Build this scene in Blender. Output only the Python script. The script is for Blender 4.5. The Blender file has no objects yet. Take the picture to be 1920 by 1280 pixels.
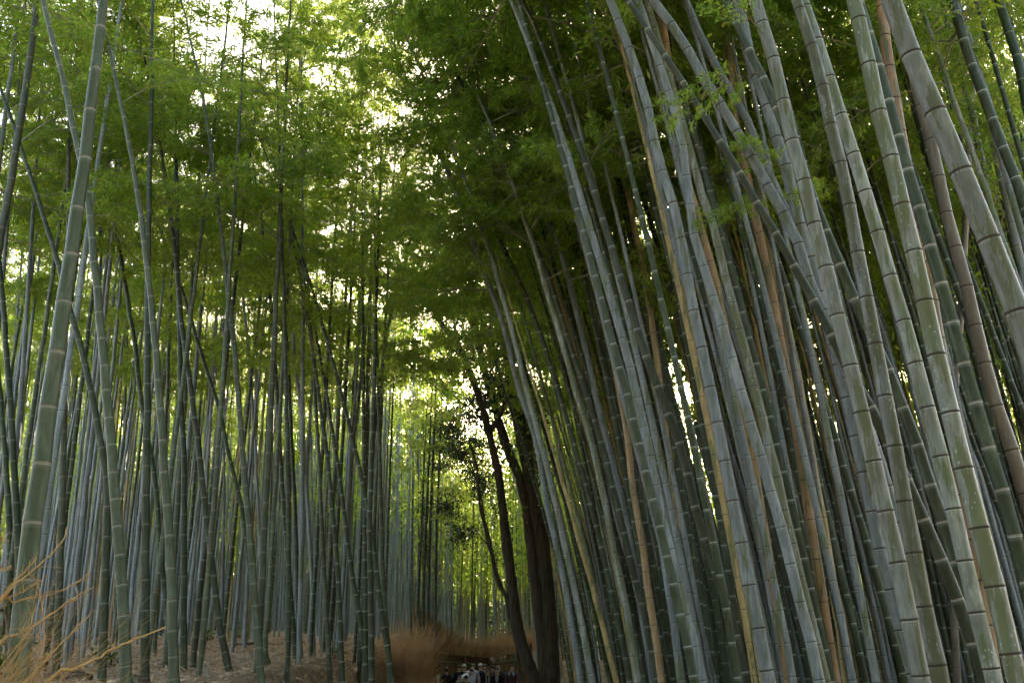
import bpy, bmesh, math, random
import numpy as np
from mathutils import Vector, Matrix

R = math.radians
random.seed(7)
rng = np.random.default_rng(7)
scene = bpy.context.scene
C = scene.collection

# ------------------------------------------------------------------ camera
F = 1800.0                      # focal length in pixels of a 1920 px wide frame
PITCH = R(18.1)
EYE = 1.70
cam_d = bpy.data.cameras.new('camera')
cam_d.sensor_width = 36.0
cam_d.lens = 36.0 * F / 1920.0
cam_d.clip_start = 0.05
cam_d.clip_end = 4000
cam = bpy.data.objects.new('camera', cam_d)
C.objects.link(cam)
cam.location = (0, 0, EYE)
cam.rotation_euler = (R(90) + PITCH, 0, 0)
scene.camera = cam

CT, ST = math.cos(PITCH), math.sin(PITCH)
def ray(px, py):
    u, v = (px - 960) / F, (640 - py) / F
    return np.array([u, CT - v * ST, ST + v * CT])
def at(px, py, Y):
    d = ray(px, py)
    k = Y / d[1]
    return np.array([d[0] * k, Y, EYE + d[2] * k])
def proj(p):
    x, y, z = p[0], p[1], p[2] - EYE
    zc = y * CT + z * ST
    return 960 + F * x / zc, 640 - F * (-y * ST + z * CT) / zc, zc

# ------------------------------------------------------------------ sky, sun, exposure
SUN = Vector(ray(1283, 735)).normalized()
sun_el = math.asin(SUN.z)
sun_az = math.atan2(SUN.x, SUN.y)
world = bpy.data.worlds.new('World')
scene.world = world
world.use_nodes = True
wn = world.node_tree.nodes
sky = wn.new('ShaderNodeTexSky')
sky.sky_type = 'NISHITA'
sky.sun_disc = False
sky.sun_elevation = sun_el
sky.sun_rotation = sun_az
sky.air_density = 1.0
sky.dust_density = 6.0
sky.ozone_density = 0.5
bg = wn['Background']
bg.inputs['Strength'].default_value = 0.15
world.node_tree.links.new(sky.outputs[0], bg.inputs[0])

sl = bpy.data.lights.new('sunlight', 'SUN')
sl.energy = 3.2
sl.angle = R(0.53)
sl.color = (1.0, 0.90, 0.72)
so = bpy.data.objects.new('sunlight', sl)
C.objects.link(so)
so.rotation_euler = SUN.to_track_quat('Z', 'Y').to_euler()
so.location = SUN * 100

scene.view_settings.view_transform = 'Standard'
scene.view_settings.look = 'None'
scene.view_settings.gamma = 1.0
scene.view_settings.use_curve_mapping = False
scene.view_settings.exposure = 3.0
cy = scene.cycles
cy.max_bounces = 8
cy.diffuse_bounces = 4
cy.glossy_bounces = 1
cy.transmission_bounces = 4
cy.use_adaptive_sampling = True
cy.adaptive_threshold = 0.03
cy.transparent_max_bounces = 6
cy.sample_clamp_indirect = 6.0
cy.use_denoising = True

# ------------------------------------------------------------------ helpers
def new_mesh(name, verts, faces, mats=(), midx=None, uv=None, smooth=False):
    me = bpy.data.meshes.new(name)
    verts = np.asarray(verts, dtype=np.float32)
    if isinstance(faces, np.ndarray):
        n, k = faces.shape
        me.vertices.add(len(verts))
        me.vertices.foreach_set('co', verts.ravel())
        me.loops.add(n * k)
        me.loops.foreach_set('vertex_index', faces.astype(np.int32).ravel())
        me.polygons.add(n)
        me.polygons.foreach_set('loop_start', np.arange(0, n * k, k, dtype=np.int32))
    else:
        me.from_pydata(verts.tolist(), [], faces)
    for m in mats:
        me.materials.append(m)
    if midx is not None:
        me.polygons.foreach_set('material_index', np.asarray(midx, dtype=np.int32))
    if uv is not None:          # per-vertex uv
        lay = me.uv_layers.new(name='UVMap')
        vi = np.empty(len(me.loops), dtype=np.int32)
        me.loops.foreach_get('vertex_index', vi)
        lay.data.foreach_set('uv', np.asarray(uv, dtype=np.float32)[vi].ravel())
    me.polygons.foreach_set('use_smooth', np.full(len(me.polygons), smooth))
    me.update(calc_edges=True)
    me.validate()
    return me
def link(name, me, parent=None, loc=(0, 0, 0), rot=(0, 0, 0), sc=None):
    o = bpy.data.objects.new(name, me)
    C.objects.link(o)
    if parent is not None:
        o.parent = parent
    o.location = loc
    o.rotation_euler = rot
    if sc is not None:
        o.scale = (sc, sc, sc) if not hasattr(sc, '__len__') else sc
    return o
def tag(o, label=None, cat=None, group=None, kind=None):
    if label: o['label'] = label
    if cat: o['category'] = cat
    if group: o['group'] = group
    if kind: o['kind'] = kind
    return o
def thing(name, loc, label, cat, group=None):
    o = link(name, None, None, loc)
    o.empty_display_size = 0.2
    return tag(o, label, cat, group)

def catmull(P, n=16):
    P = [np.asarray(p, float) for p in P]
    if len(P) == 2:
        return np.array([P[0] + (P[1] - P[0]) * t for t in np.linspace(0, 1, n + 1)])
    Q = [2 * P[0] - P[1]] + P + [2 * P[-1] - P[-2]]
    out = []
    for i in range(1, len(Q) - 2):
        a, b, c, d = Q[i - 1:i + 3]
        for t in np.linspace(0, 1, n, endpoint=False):
            out.append(0.5 * (2 * b + (c - a) * t + (2 * a - 5 * b + 4 * c - d) * t * t + (3 * b - a - 3 * c + d) * t ** 3))
    out.append(P[-1])
    return np.array(out)
def tube(path, radii, sides=6, ref=(0.13, 1, 0.07), cap=True):
    path = np.asarray(path, float)
    radii = np.asarray(radii, float)
    T = np.gradient(path, axis=0)
    T /= np.linalg.norm(T, axis=1)[:, None] + 1e-9
    ref = np.asarray(ref, float)
    U = ref - (T @ ref)[:, None] * T
    U /= np.linalg.norm(U, axis=1)[:, None] + 1e-9
    V = np.cross(T, U)
    a = np.arange(sides) * 2 * np.pi / sides
    ring = U[:, None, :] * np.cos(a)[None, :, None] + V[:, None, :] * np.sin(a)[None, :, None]
    verts = (path[:, None, :] + ring * radii[:, None, None]).reshape(-1, 3)
    n = len(path)
    i, j = np.meshgrid(np.arange(n - 1), np.arange(sides), indexing='ij')
    a0 = i * sides + j
    a1 = i * sides + (j + 1) % sides
    faces = np.stack([a0, a1, a1 + sides, a0 + sides], -1).reshape(-1, 4)
    return verts, faces
class MB:
    """collects quads / tris into one mesh"""
    def __init__(s): s.v, s.f, s.m, s.n = [], [], [], 0
    def add(s, v, f, m=0):
        f = np.asarray(f)
        s.v.append(np.asarray(v, float)); s.f += (f + s.n).tolist(); s.m += [m] * len(f); s.n += len(v)
    def tube(s, path, radii, sides=6, m=0, ref=(0.13, 1, 0.07)):
        v, f = tube(path, radii, sides, ref); s.add(v, f, m)
    def mesh(s, name, mats, smooth=False):
        return new_mesh(name, np.concatenate(s.v), s.f, mats, s.m, smooth=smooth)
def smooth01(a, b, x):
    t = np.clip((x - a) / (b - a), 0, 1)
    return t * t * (3 - 2 * t)

# ------------------------------------------------------------------ materials
class N:
    def __init__(s, name):
        s.mat = bpy.data.materials.new(name); s.mat.use_nodes = True
        s.t = s.mat.node_tree; s.t.nodes.clear()
        s.out = s.t.nodes.new('ShaderNodeOutputMaterial')
    def n(s, typ, **kw):
        o = s.t.nodes.new('ShaderNode' + typ)
        for k, v in kw.items():
            if k in o.inputs: o.inputs[k].default_value = v
            else: setattr(o, k, v)
        return o
    def l(s, a, b): s.t.links.new(a, b); return b
    def mix(s, fac, a, b, blend='MIX'):
        o = s.t.nodes.new('ShaderNodeMix'); o.data_type = 'RGBA'; o.blend_type = blend
        for sock, val in ((o.inputs['Factor'], fac), (o.inputs[6], a), (o.inputs[7], b)):
            if hasattr(val, 'is_output'): s.t.links.new(val, sock)
            elif isinstance(val, tuple): sock.default_value = (*val, 1)
            else: sock.default_value = val
        return o.outputs[2]
    def math(s, op, a, b=0.0, c=0.0):
        o = s.t.nodes.new('ShaderNodeMath'); o.operation = op
        for i, val in enumerate((a, b, c)):
            if hasattr(val, 'is_output'): s.t.links.new(val, o.inputs[i])
            else: o.inputs[i].default_value = val
        return o.outputs[0]
    def ramp(s, fac, stops):
        o = s.t.nodes.new('ShaderNodeValToRGB')
        e = o.color_ramp.elements
        while len(e) < len(stops): e.new(0.5)
        for i, (p, c) in enumerate(stops):
            e[i].position = p; e[i].color = (*c, 1) if isinstance(c, tuple) else (c, c, c, 1)
        s.t.links.new(fac, o.inputs[0])
        return o.outputs[0]
    def coords(s, scale, kind='Object'):
        tc = s.n('TexCoord'); m = s.n('Mapping')
        m.inputs['Scale'].default_value = scale
        s.l(tc.outputs[kind], m.inputs[0])
        return m.outputs[0]
    def noise(s, vec, scale, detail=3.0, rough=0.55):
        o = s.n('TexNoise'); o.inputs['Scale'].default_value = scale
        o.inputs['Detail'].default_value = detail; o.inputs['Roughness'].default_value = rough
        s.l(vec, o.inputs['Vector'])
        return o.outputs['Fac']

DIM = 0.54
def culm_mat(name, c1, c2, ring=(0.03, 0.025, 0.02), band=(0.45, 0.47, 0.42), bandw=0.05, bandamt=0.5, moss=0.0, lichen=0.0, rough=0.42, ringamt=0.9, bloom=0.6):
    c1 = tuple(a * DIM for a in c1); c2 = tuple(a * DIM for a in c2); band = tuple(a * 0.85 for a in band)
    s = N(name)
    oi = s.n('ObjectInfo')
    sh = s.n('VectorMath', operation='SCALE'); sh.inputs['Scale'].default_value = 40
    cmb = s.n('CombineXYZ')
    for k in ('X', 'Y', 'Z'): s.l(oi.outputs['Random'], cmb.inputs[k])
    s.l(cmb.outputs[0], sh.inputs[0])
    tc = s.n('TexCoord')
    add = s.n('VectorMath', operation='ADD')
    s.l(tc.outputs['Object'], add.inputs[0]); s.l(sh.outputs[0], add.inputs[1])
    def mp(sc):
        m = s.n('Mapping'); m.inputs['Scale'].default_value = sc; s.l(add.outputs[0], m.inputs[0]); return m.outputs[0]
    streak = s.noise(mp((45, 45, 1.6)), 1.0, 4)
    blot = s.noise(mp((6, 6, 1.1)), 1.0, 3)
    col = s.mix(s.ramp(streak, [(0.3, 0.0), (0.72, 1.0)]), c1, c2)
    col = s.mix(s.math('MULTIPLY', s.ramp(blot, [(0.42, 0.0), (0.75, 1.0)]), 0.55), col, tuple(0.55 * a + 0.1 * b for a, b in zip(c1, c2)))
    bl = s.noise(mp((9, 9, 2.2)), 1.0, 5, 0.7)
    col = s.mix(s.math('MULTIPLY', s.ramp(bl, [(0.5, 0.0), (0.62, 1.0)]), bloom), col, tuple(min(1.0, 1.25 * b + 0.03) for b in c2))
    gr = s.noise(mp((30, 30, 3.5)), 1.0, 6, 0.7)
    col = s.mix(s.math('MULTIPLY', s.ramp(gr, [(0.55, 0.0), (0.7, 1.0)]), 0.45), col, tuple(0.4 * a for a in c1))
    # waxy bloom: paler towards each node (uv.y counts internodes)
    uvn = s.n('UVMap'); sep = s.n('SeparateXYZ'); s.l(uvn.outputs[0], sep.inputs[0])
    fr = s.math('FRACT', sep.outputs['Y'])
    below = s.math('GREATER_THAN', fr, 1.0 - bandw)
    grad = s.ramp(fr, [(0.0, 0.0), (1 - 4 * bandw, 0.0), (1 - 0.01, 1.0)])
    col = s.mix(s.math('MULTIPLY', grad, bandamt * 0.35), col, band)
    col = s.mix(s.math('MULTIPLY', below, bandamt), col, band)
    if moss > 0:
        mz = s.noise(mp((11, 11, 1.5)), 1.0, 6, 0.65)
        fac = s.ramp(mz, [(0.57 - 0.12 * moss, 0.0), (0.60 - 0.11 * moss, 1.0)])
        col = s.mix(s.math('MULTIPLY', fac, 0.8), col, (0.12, 0.125, 0.04))
    if lichen > 0:
        vo = s.n('TexVoronoi'); vo.inputs['Scale'].default_value = 26
        s.l(mp((1, 1, 0.8)), vo.inputs['Vector'])
        gate = s.noise(mp((3, 3, 1.2)), 1.0, 2)
        sp = s.math('MULTIPLY', s.math('LESS_THAN', vo.outputs['Distance'], s.math('MULTIPLY_ADD', s.noise(mp((40, 40, 30)), 1.0, 3), 0.5, -0.07)), s.math('GREATER_THAN', gate, 0.62 - 0.15 * lichen))
        col = s.mix(s.math('MULTIPLY', sp, 0.5), col, (0.55, 0.58, 0.52))
    # dark sheath scar at each node
    rg = s.math('MAXIMUM', s.math('LESS_THAN', fr, 0.014), s.math('GREATER_THAN', fr, 0.988))
    col = s.mix(s.math('MULTIPLY', rg, ringamt), col, ring)
    br = s.n('HueSaturation'); s.l(col, br.inputs['Color'])
    s.l(s.math('MULTIPLY_ADD', oi.outputs['Random'], 0.5, 0.75), br.inputs['Value'])
    s.l(s.math('MULTIPLY_ADD', oi.outputs['Random'], 0.04, 0.48), br.inputs['Hue'])
    b = s.n('BsdfPrincipled'); b.inputs['Roughness'].default_value = rough
    b.inputs['Specular IOR Level'].default_value = 0.4
    s.l(br.outputs[0], b.inputs['Base Color'])
    rr = s.math('MULTIPLY_ADD', streak, 0.3, rough - 0.12); s.l(rr, b.inputs['Roughness'])
    bp = s.n('Bump'); bp.inputs['Strength'].default_value = 0.18; bp.inputs['Distance'].default_value = 0.004
    s.l(streak, bp.inputs['Height']); s.l(bp.outputs[0], b.inputs['Normal'])
    s.l(b.outputs[0], s.out.inputs[0])
    return s.mat
M = {}
M['pale'] = culm_mat('pale_culm', (0.32, 0.32, 0.255), (0.55, 0.54, 0.48), band=(0.52, 0.52, 0.47), bandamt=0.45, moss=0.35, lichen=0.2)
M['mossy'] = culm_mat('mossy_culm', (0.32, 0.32, 0.25), (0.56, 0.55, 0.49), band=(0.52, 0.52, 0.47), bandamt=0.45, moss=1.0, lichen=0.7)
M['blue'] = culm_mat('blue_grey_culm', (0.26, 0.27, 0.265), (0.45, 0.465, 0.465), band=(0.44, 0.45, 0.43), bandamt=0.3, moss=0.1)
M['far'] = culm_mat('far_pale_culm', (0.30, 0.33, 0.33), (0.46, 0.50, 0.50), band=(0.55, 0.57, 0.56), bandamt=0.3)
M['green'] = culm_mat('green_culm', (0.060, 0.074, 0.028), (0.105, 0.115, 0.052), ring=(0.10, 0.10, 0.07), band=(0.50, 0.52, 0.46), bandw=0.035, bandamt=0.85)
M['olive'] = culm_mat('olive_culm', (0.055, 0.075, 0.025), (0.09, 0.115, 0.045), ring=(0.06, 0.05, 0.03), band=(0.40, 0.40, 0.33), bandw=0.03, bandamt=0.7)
M['left'] = culm_mat('sage_culm', (0.115, 0.13, 0.06), (0.18, 0.19, 0.11), ring=(0.16, 0.09, 0.06), band=(0.46, 0.44, 0.38), bandw=0.03, bandamt=0.6)
M['tan'] = culm_mat('tan_culm', (0.60, 0.35, 0.14), (0.80, 0.52, 0.25), ring=(0.10, 0.05, 0.02), band=(0.50, 0.36, 0.22), bandamt=0.3, moss=0.3)
M['pink'] = culm_mat('pink_tan_culm', (0.34, 0.26, 0.17), (0.46, 0.37, 0.27), ring=(0.10, 0.06, 0.04), band=(0.50, 0.42, 0.36), bandamt=0.2)

def leaf_mat(name, d0, d1, t0, t1, trans=0.5, rough=0.32):
    s = N(name)
    g = s.n('NewGeometry'); oi = s.n('ObjectInfo')
    r = s.math('FRACT', s.math('ADD', g.outputs['Random Per Island'], s.math('MULTIPLY', oi.outputs['Random'], 0.35)))
    dc = s.mix(r, d0, d1); tcn = s.mix(r, t0, t1)
    d = s.n('BsdfPrincipled'); d.inputs['Roughness'].default_value = rough; d.inputs['Specular IOR Level'].default_value = 0.5
    s.l(dc, d.inputs['Base Color'])
    t = s.n('BsdfTranslucent'); s.l(tcn, t.inputs['Color'])
    mx = s.n('MixShader'); mx.inputs[0].default_value = trans
    s.l(d.outputs[0], mx.inputs[1]); s.l(t.outputs[0], mx.inputs[2]); s.l(mx.outputs[0], s.out.inputs[0])
    return s.mat
M['leaf'] = leaf_mat('bamboo_leaf', (0.065, 0.13, 0.022), (0.15, 0.215, 0.038), (0.30, 0.52, 0.04), (0.70, 0.74, 0.09), 0.55)
M['broadleaf'] = leaf_mat('broad_leaf', (0.035, 0.065, 0.015), (0.07, 0.10, 0.025), (0.10, 0.18, 0.02), (0.22, 0.28, 0.03), 0.35, 0.3)
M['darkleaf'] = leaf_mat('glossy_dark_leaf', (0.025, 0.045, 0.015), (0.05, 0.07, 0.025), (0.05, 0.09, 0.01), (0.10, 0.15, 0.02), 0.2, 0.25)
M['litterleaf'] = leaf_mat('fallen_leaf', (0.38, 0.23, 0.135), (0.64, 0.46, 0.31), (0.3, 0.2, 0.1), (0.4, 0.3, 0.2), 0.15, 0.7)

def simple_mat(name, c1, c2, scale=(8, 8, 8), rough=0.8, detail=5, bump=0.3, dist=0.01, kind='Object', spec=0.3):
    s = N(name)
    v = s.coords(scale, kind)
    nz = s.noise(v, 1.0, detail)
    col = s.mix(s.ramp(nz, [(0.3, 0.0), (0.7, 1.0)]), c1, c2)
    b = s.n('BsdfPrincipled'); b.inputs['Roughness'].default_value = rough; b.inputs['Specular IOR Level'].default_value = spec
    s.l(col, b.inputs['Base Color'])
    if bump:
        bp = s.n('Bump'); bp.inputs['Strength'].default_value = bump; bp.inputs['Distance'].default_value = dist
        s.l(nz, bp.inputs['Height']); s.l(bp.outputs[0], b.inputs['Normal'])
    s.l(b.outputs[0], s.out.inputs[0])
    return s.mat
M['twig'] = simple_mat('green_twig', (0.18, 0.17, 0.09), (0.36, 0.33, 0.22), (9, 9, 9), bump=0)
M['scar'] = simple_mat('node_scar', (0.03, 0.022, 0.018), (0.10, 0.07, 0.05), (60, 60, 60), bump=0)
M['scarpale'] = simple_mat('node_scar_pale', (0.20, 0.14, 0.10), (0.42, 0.36, 0.30), (60, 60, 60), bump=0)
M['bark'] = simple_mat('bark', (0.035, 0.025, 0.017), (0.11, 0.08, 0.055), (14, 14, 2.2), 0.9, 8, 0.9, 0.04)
M['dry'] = simple_mat('dry_straw', (0.40, 0.20, 0.06), (0.56, 0.33, 0.12), (30, 30, 30), 0.7, 3, 0)
M['brush'] = simple_mat('brushwood', (0.38, 0.21, 0.09), (0.62, 0.40, 0.20), (3, 3, 3), 0.85, 4, 0)
M['brush2'] = simple_mat('dark_brushwood', (0.16, 0.09, 0.04), (0.32, 0.19, 0.085), (3, 3, 3), 0.85, 4, 0)
M['soil'] = simple_mat('forest_floor', (0.17, 0.11, 0.07), (0.42, 0.30, 0.20), (5, 5, 5), 0.95, 10, 0.6, 0.05)
M['path'] = simple_mat('path_gravel', (0.14, 0.12, 0.10), (0.24, 0.21, 0.18), (12, 12, 12), 0.95, 8, 0.4, 0.02)
M['stone'] = simple_mat('rotten_wood', (0.07, 0.05, 0.035), (0.22, 0.16, 0.115), (6, 6, 6), 0.9, 6, 0.6, 0.03)
M['deadwood'] = simple_mat('dead_wood', (0.16, 0.13, 0.10), (0.36, 0.31, 0.26), (20, 20, 3), 0.85, 5, 0.3)
M['sunmat'] = bpy.data.materials.new('sun_surface')
M['sunmat'].use_nodes = True
_t = M['sunmat'].node_tree; _t.nodes.clear()
_e = _t.nodes.new('ShaderNodeEmission'); _e.inputs[0].default_value = (1, 0.93, 0.80, 1); _e.inputs[1].default_value = 40
_o = _t.nodes.new('ShaderNodeOutputMaterial'); _t.links.new(_e.outputs[0], _o.inputs[0])

# ------------------------------------------------------------------ ground
def xl(y): return -2.2 - 0.03 * y
def xr(y): return 1.1 - 0.015 * y
def H(x, y):
    x = np.asarray(x, float); y = np.asarray(y, float)
    yy = np.clip(y, 0, 46)
    h = -0.01 * yy
    s = smooth01(0, 1.0, xl(yy) - x)
    h = h + s * (1.45 + np.clip(yy - 12, 0, 40) * 0.05)
    h = h + np.clip(xl(yy) - 2 - x, 0, 40) * 0.012
    h = h + smooth01(0, 1.2, x - xr(yy)) * 0.3
    h = h + smooth01(48.5, 52, y) * (1 - s) * 1.6
    h = h + smooth01(82, 150, y) * 10
    h = h + 0.05 * np.sin(x * 1.3 + y * 0.7) * np.sin(y * 1.1 - x * 0.4) * np.clip(s + smooth01(0, 1, x - xr(yy)), 0, 1)
    return h
def h1(x, y): return float(H(x, y))
ax = np.unique(np.concatenate([np.array([-900, -400, -200, -120, -80, -60, 60, 80, 120, 200, 400, 900]), np.arange(-50, -14, 1.5), np.arange(-14, 10, 0.4), np.arange(10, 50, 2.0)]))
ay = np.unique(np.concatenate([np.array([-900, -400, -150, -60, -30]), np.arange(-20, 0, 2.0), np.arange(0, 56, 0.6), np.arange(56, 160, 4.0), np.array([160, 200, 240, 400, 700, 1500])]))
gx, gy = np.meshgrid(ax, ay, indexing='ij')
gv = np.stack([gx, gy, H(gx, gy)], -1).reshape(-1, 3)
ni, nj = gx.shape
ii, jj = np.meshgrid(np.arange(ni - 1), np.arange(nj - 1), indexing='ij')
b0 = ii * nj + jj
gf = np.stack([b0, b0 + nj, b0 + nj + 1, b0 + 1], -1).reshape(-1, 4)
tag(link('ground', new_mesh('ground', gv, gf, [M['soil']], smooth=True)), 'brown leaf-covered forest floor rising to a bank', kind='structure')
py_ = np.arange(-15, 47.6, 0.5)
pv, pf = [], []
for i, y in enumerate(py_):
    for k in range(7):
        x = xl(min(max(y, 0), 46)) + 0.15 + (xr(min(max(y, 0), 46)) - xl(min(max(y, 0), 46)) - 0.3) * k / 6
        pv.append((x, y, h1(x, y) + 0.012))
for i in range(len(py_) - 1):
    for k in range(6):
        a = i * 7 + k
        pf.append((a, a + 1, a + 8, a + 7))
tag(link('path', new_mesh('path', np.array(pv), np.array(pf), [M['path']], smooth=True)), 'gravel path running between the bamboo groves', kind='structure')

# the low sun seen through the grove
bm = bmesh.new(); bmesh.ops.create_uvsphere(bm, u_segments=24, v_segments=16, radius=2000 * math.tan(R(0.31)))
me = bpy.data.meshes.new('sun'); bm.to_mesh(me); bm.free(); me.materials.append(M['sunmat'])
tag(link('sun', me, None, tuple(Vector((0, 0, EYE)) + SUN * 2000)), 'white sun disc shining low between the bamboo culms', kind='structure')

# ------------------------------------------------------------------ leafy sprays (shared meshes)
def leaves(P, D, Nn, ln, wd, fold=0.12):
    """diamond leaves: base points P, directions D, normals Nn, lengths, widths"""
    D = D / (np.linalg.norm(D, axis=1)[:, None] + 1e-9)
    S = np.cross(D, Nn); S /= np.linalg.norm(S, axis=1)[:, None] + 1e-9
    Nn = np.cross(S, D)
    ln = ln[:, None]; wd = wd[:, None]
    a = P
    m = P + D * ln * 0.4
    l = m + S * wd * 0.5 - Nn * wd * fold
    r = m - S * wd * 0.5 - Nn * wd * fold
    t = P + D * ln - Nn * ln * 0.06
    V = np.stack([a, r, t, l], 1).reshape(-1, 3)
    k = np.arange(len(P))[:, None] * 4
    Fc = np.concatenate([k + np.array([[0, 1, 2]]), k + np.array([[0, 2, 3]])], 1).reshape(-1, 3)
    return V, Fc
def unit(v): return v / (np.linalg.norm(v, axis=-1, keepdims=True) + 1e-9)
def make_spray(seed, L, nside, nfan, nl, leaf_l, leaf_w, droop, mats, name, ltw=0.006, spread=0.9):
    g = np.random.default_rng(seed)
    mb = MB()
    t = np.linspace(0, 1, 7)
    main = np.stack([L * t, 0.08 * L * np.sin(t * 3 + g.uniform(0, 6)) * t, -droop * L * t ** 2 + 0.12 * L * t], -1)
    mb.tube(main, ltw * (1.15 - t), 3, 0)
    P, D, W = [], [], []
    for i in range(nside):
        u = 0.18 + 0.82 * (i + g.uniform(0, 1)) / nside
        p0 = np.array([np.interp(u, t, main[:, k]) for k in range(3)])
        side = (1 if i % 2 else -1)
        ang = side * g.uniform(0.4, 1.15) * spread
        ls = L * g.uniform(0.22, 0.5) * (1.15 - 0.6 * u)
        d = np.array([math.cos(ang), math.sin(ang), g.uniform(-0.25, 0.35)])
        tt = np.linspace(0, 1, 4)
        tw = p0 + d * ls * tt[:, None] + np.array([0, 0, -1]) * (droop * 0.8 * ls * tt ** 2)[:, None]
        mb.tube(tw, ltw * 0.5 * (1.2 - tt), 3, 0)
        for j in range(nfan):
            w = 0.25 + 0.75 * (j + g.uniform(0, 1)) / nfan
            q = np.array([np.interp(w, tt, tw[:, k]) for k in range(3)])
            tip = unit(tw[-1] - tw[0]) + g.normal(0, 0.5, 3)
            for m in range(nl):
                dd = unit(tip + g.normal(0, 0.55, 3) + np.array([0, 0, -0.45]))
                P.append(q + g.normal(0, 0.02, 3) * L); D.append(dd); W.append(1.0)
    P = np.array(P); D = np.array(D)
    Nn = unit(g.normal(0, 0.55, P.shape) + np.array([0, 0, 1]))
    ln = leaf_l * g.uniform(0.65, 1.25, len(P)); wd = leaf_w * g.uniform(0.7, 1.2, len(P))
    V, Fc = leaves(P, D, Nn, ln, wd)
    mb.add(V, Fc, 1)
    return mb.mesh(name, mats)
SPRAYS = [make_spray(100 + i, 1.0, 14, 7, 9, 0.060, 0.0120, random.uniform(0.25, 0.6), [M['twig'], M['leaf']], 'leafy_branch') for i in range(12)]

# gaps of sky that the photograph shows through the canopy: (px, py, rx, ry)
GAPS = [(405, 35, 46, 85), (388, 125, 18, 32), (425, 160, 14, 40), (590, 310, 14, 16), (1283, 735, 13, 13)]
def in_gap(p, grow=1.0):
    if p[1] < 0.5: return False
    x, y, _ = proj(p)
    for cx, cy_, rx, ry in GAPS:
        if ((x - cx) / (rx * grow)) ** 2 + ((y - cy_) / (ry * grow)) ** 2 < 1: return True
    return False
def near_sun(p, rad):
    if p[1] < 0.5: return False
    x, y, _ = proj(p)
    return (x - 1283) ** 2 + (y - 735) ** 2 < rad * rad

SPRAY_CO = []
for m_ in SPRAYS:
    a_ = np.empty(len(m_.vertices) * 3, np.float32); m_.vertices.foreach_get('co', a_); SPRAY_CO.append(a_.reshape(-1, 3).astype(float))
def hides_sun(k, p, rot, Ls):
    if p[1] < 1 or not near_sun(p, 60 + 1.3 * Ls * F / p[1]): return False
    from mathutils import Euler
    q = SPRAY_CO[k] @ np.array(Euler(rot).to_matrix()).T * Ls + p
    zc = q[:, 1] * CT + (q[:, 2] - EYE) * ST
    X = 960 + F * q[:, 0] / zc; Yp = 640 - F * (-q[:, 1] * ST + (q[:, 2] - EYE) * CT) / zc
    return bool((((X - 1283) ** 2 + (Yp - 735) ** 2) < 15 ** 2).any())

# ------------------------------------------------------------------ bamboo
ring_v, ring_f = [], []
prof = [(-0.13, 1.0), (-0.07, 1.07), (-0.01, 1.085), (0.04, 1.025), (0.09, 1.065), (0.16, 1.0)]
for (z, r) in prof:
    for k in range(18):
        a = k * 2 * math.pi / 18; ring_v.append((r * math.cos(a), r * math.sin(a), z))
for i in range(len(prof) - 1):
    for k in range(18):
        a = i * 18 + k; b = i * 18 + (k + 1) % 18; ring_f.append((a, b, b + 18, a + 18))
RING = {k: new_mesh('node_ring', np.array(ring_v), np.array(ring_f), [M[k]], smooth=True) for k in ('scar', 'scarpale')}
bamboo_no = [0]
LANDMARK = []
HANDLES = [('thickest pale sage', 'the thickest pale culm'), ('lichen-flecked foot', 'the lichen-flecked pale culm'), ('stout pale', 'the stout waxy culm'), ('smooth mid-green', 'the smooth green culm'), ('dead pinkish', 'the pinkish dead culm'), ('bending hard', 'the hard-bending culm'), ('right beside the sun', 'the silvery sun-side culm'), ('orange-tan dead', 'the orange-tan dead culm'), ('light tan dead', 'the tan pair'), ('lichen-mottled', 'the lichen-mottled culm'), ('straight orange-tan', 'the straight tan culm'), ('thick silvery', 'the thick silvery culm'), ('nearest the dark trunks', 'the trunk-side culm'), ('slim green white-noded', 'the slim white-noded culm'), ('thickest sage-green', 'the thickest sage culm'), ('curving green', 'the curving green culm'), ('straight dark green', 'the straight dark culm'), ('tapering and curving', 'the tapering grey-green culm'), ('upright dark bamboo beside', 'the clearing-edge culm'), ('pale-topped green bamboo curving', 'the pale-topped culm'), ('middle of the leaf clearing', 'the clearing culm'), ('far side of the leaf', 'the bluish culm past the clearing'), ('pale slender bamboo leaning', 'the pale slender culm'), ('leaning away from the brush', 'the brush hedge'), ('sage bamboo beyond', 'the sage culm past the clearing'), ('dark olive bamboo kinked', 'the kinked olive culm')]
def img_x(P, yy=900):
    q = [proj(p)[:2] for p in P if p[1] > 0.5]
    q.sort(key=lambda a: a[1])
    return float(np.interp(yy, [a[1] for a in q], [a[0] for a in q]))
WORDS = {'green': 'green', 'olive': 'dark olive', 'left': 'sage', 'blue': 'blue-grey', 'tan': 'tan dead', 'pink': 'pinkish dead', 'mossy': 'mossy', 'pale': 'pale', 'far': 'pale grey'}
def scatter_label(P, cls, dia, y, lo, hi):
    x = img_x(P); h = min(LANDMARK, key=lambda a: abs(a[0] - x))[1]
    th = 'thin' if dia < 0.09 else ('stout' if dia > 0.107 else 'slender')
    sx = (P[-4][0] - P[0][0]) / (P[-4][2] - P[0][2])
    ln = 'upright' if abs(sx) < 0.04 else ('leaning' if abs(sx) < 0.16 else 'slanting')
    row = ['in the front rows', 'midway back', 'far back'][min(2, int(3 * (y - lo) / (hi - lo)))]
    return f'{th} {ln} {WORDS[cls]} bamboo {row} behind {h}'

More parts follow.
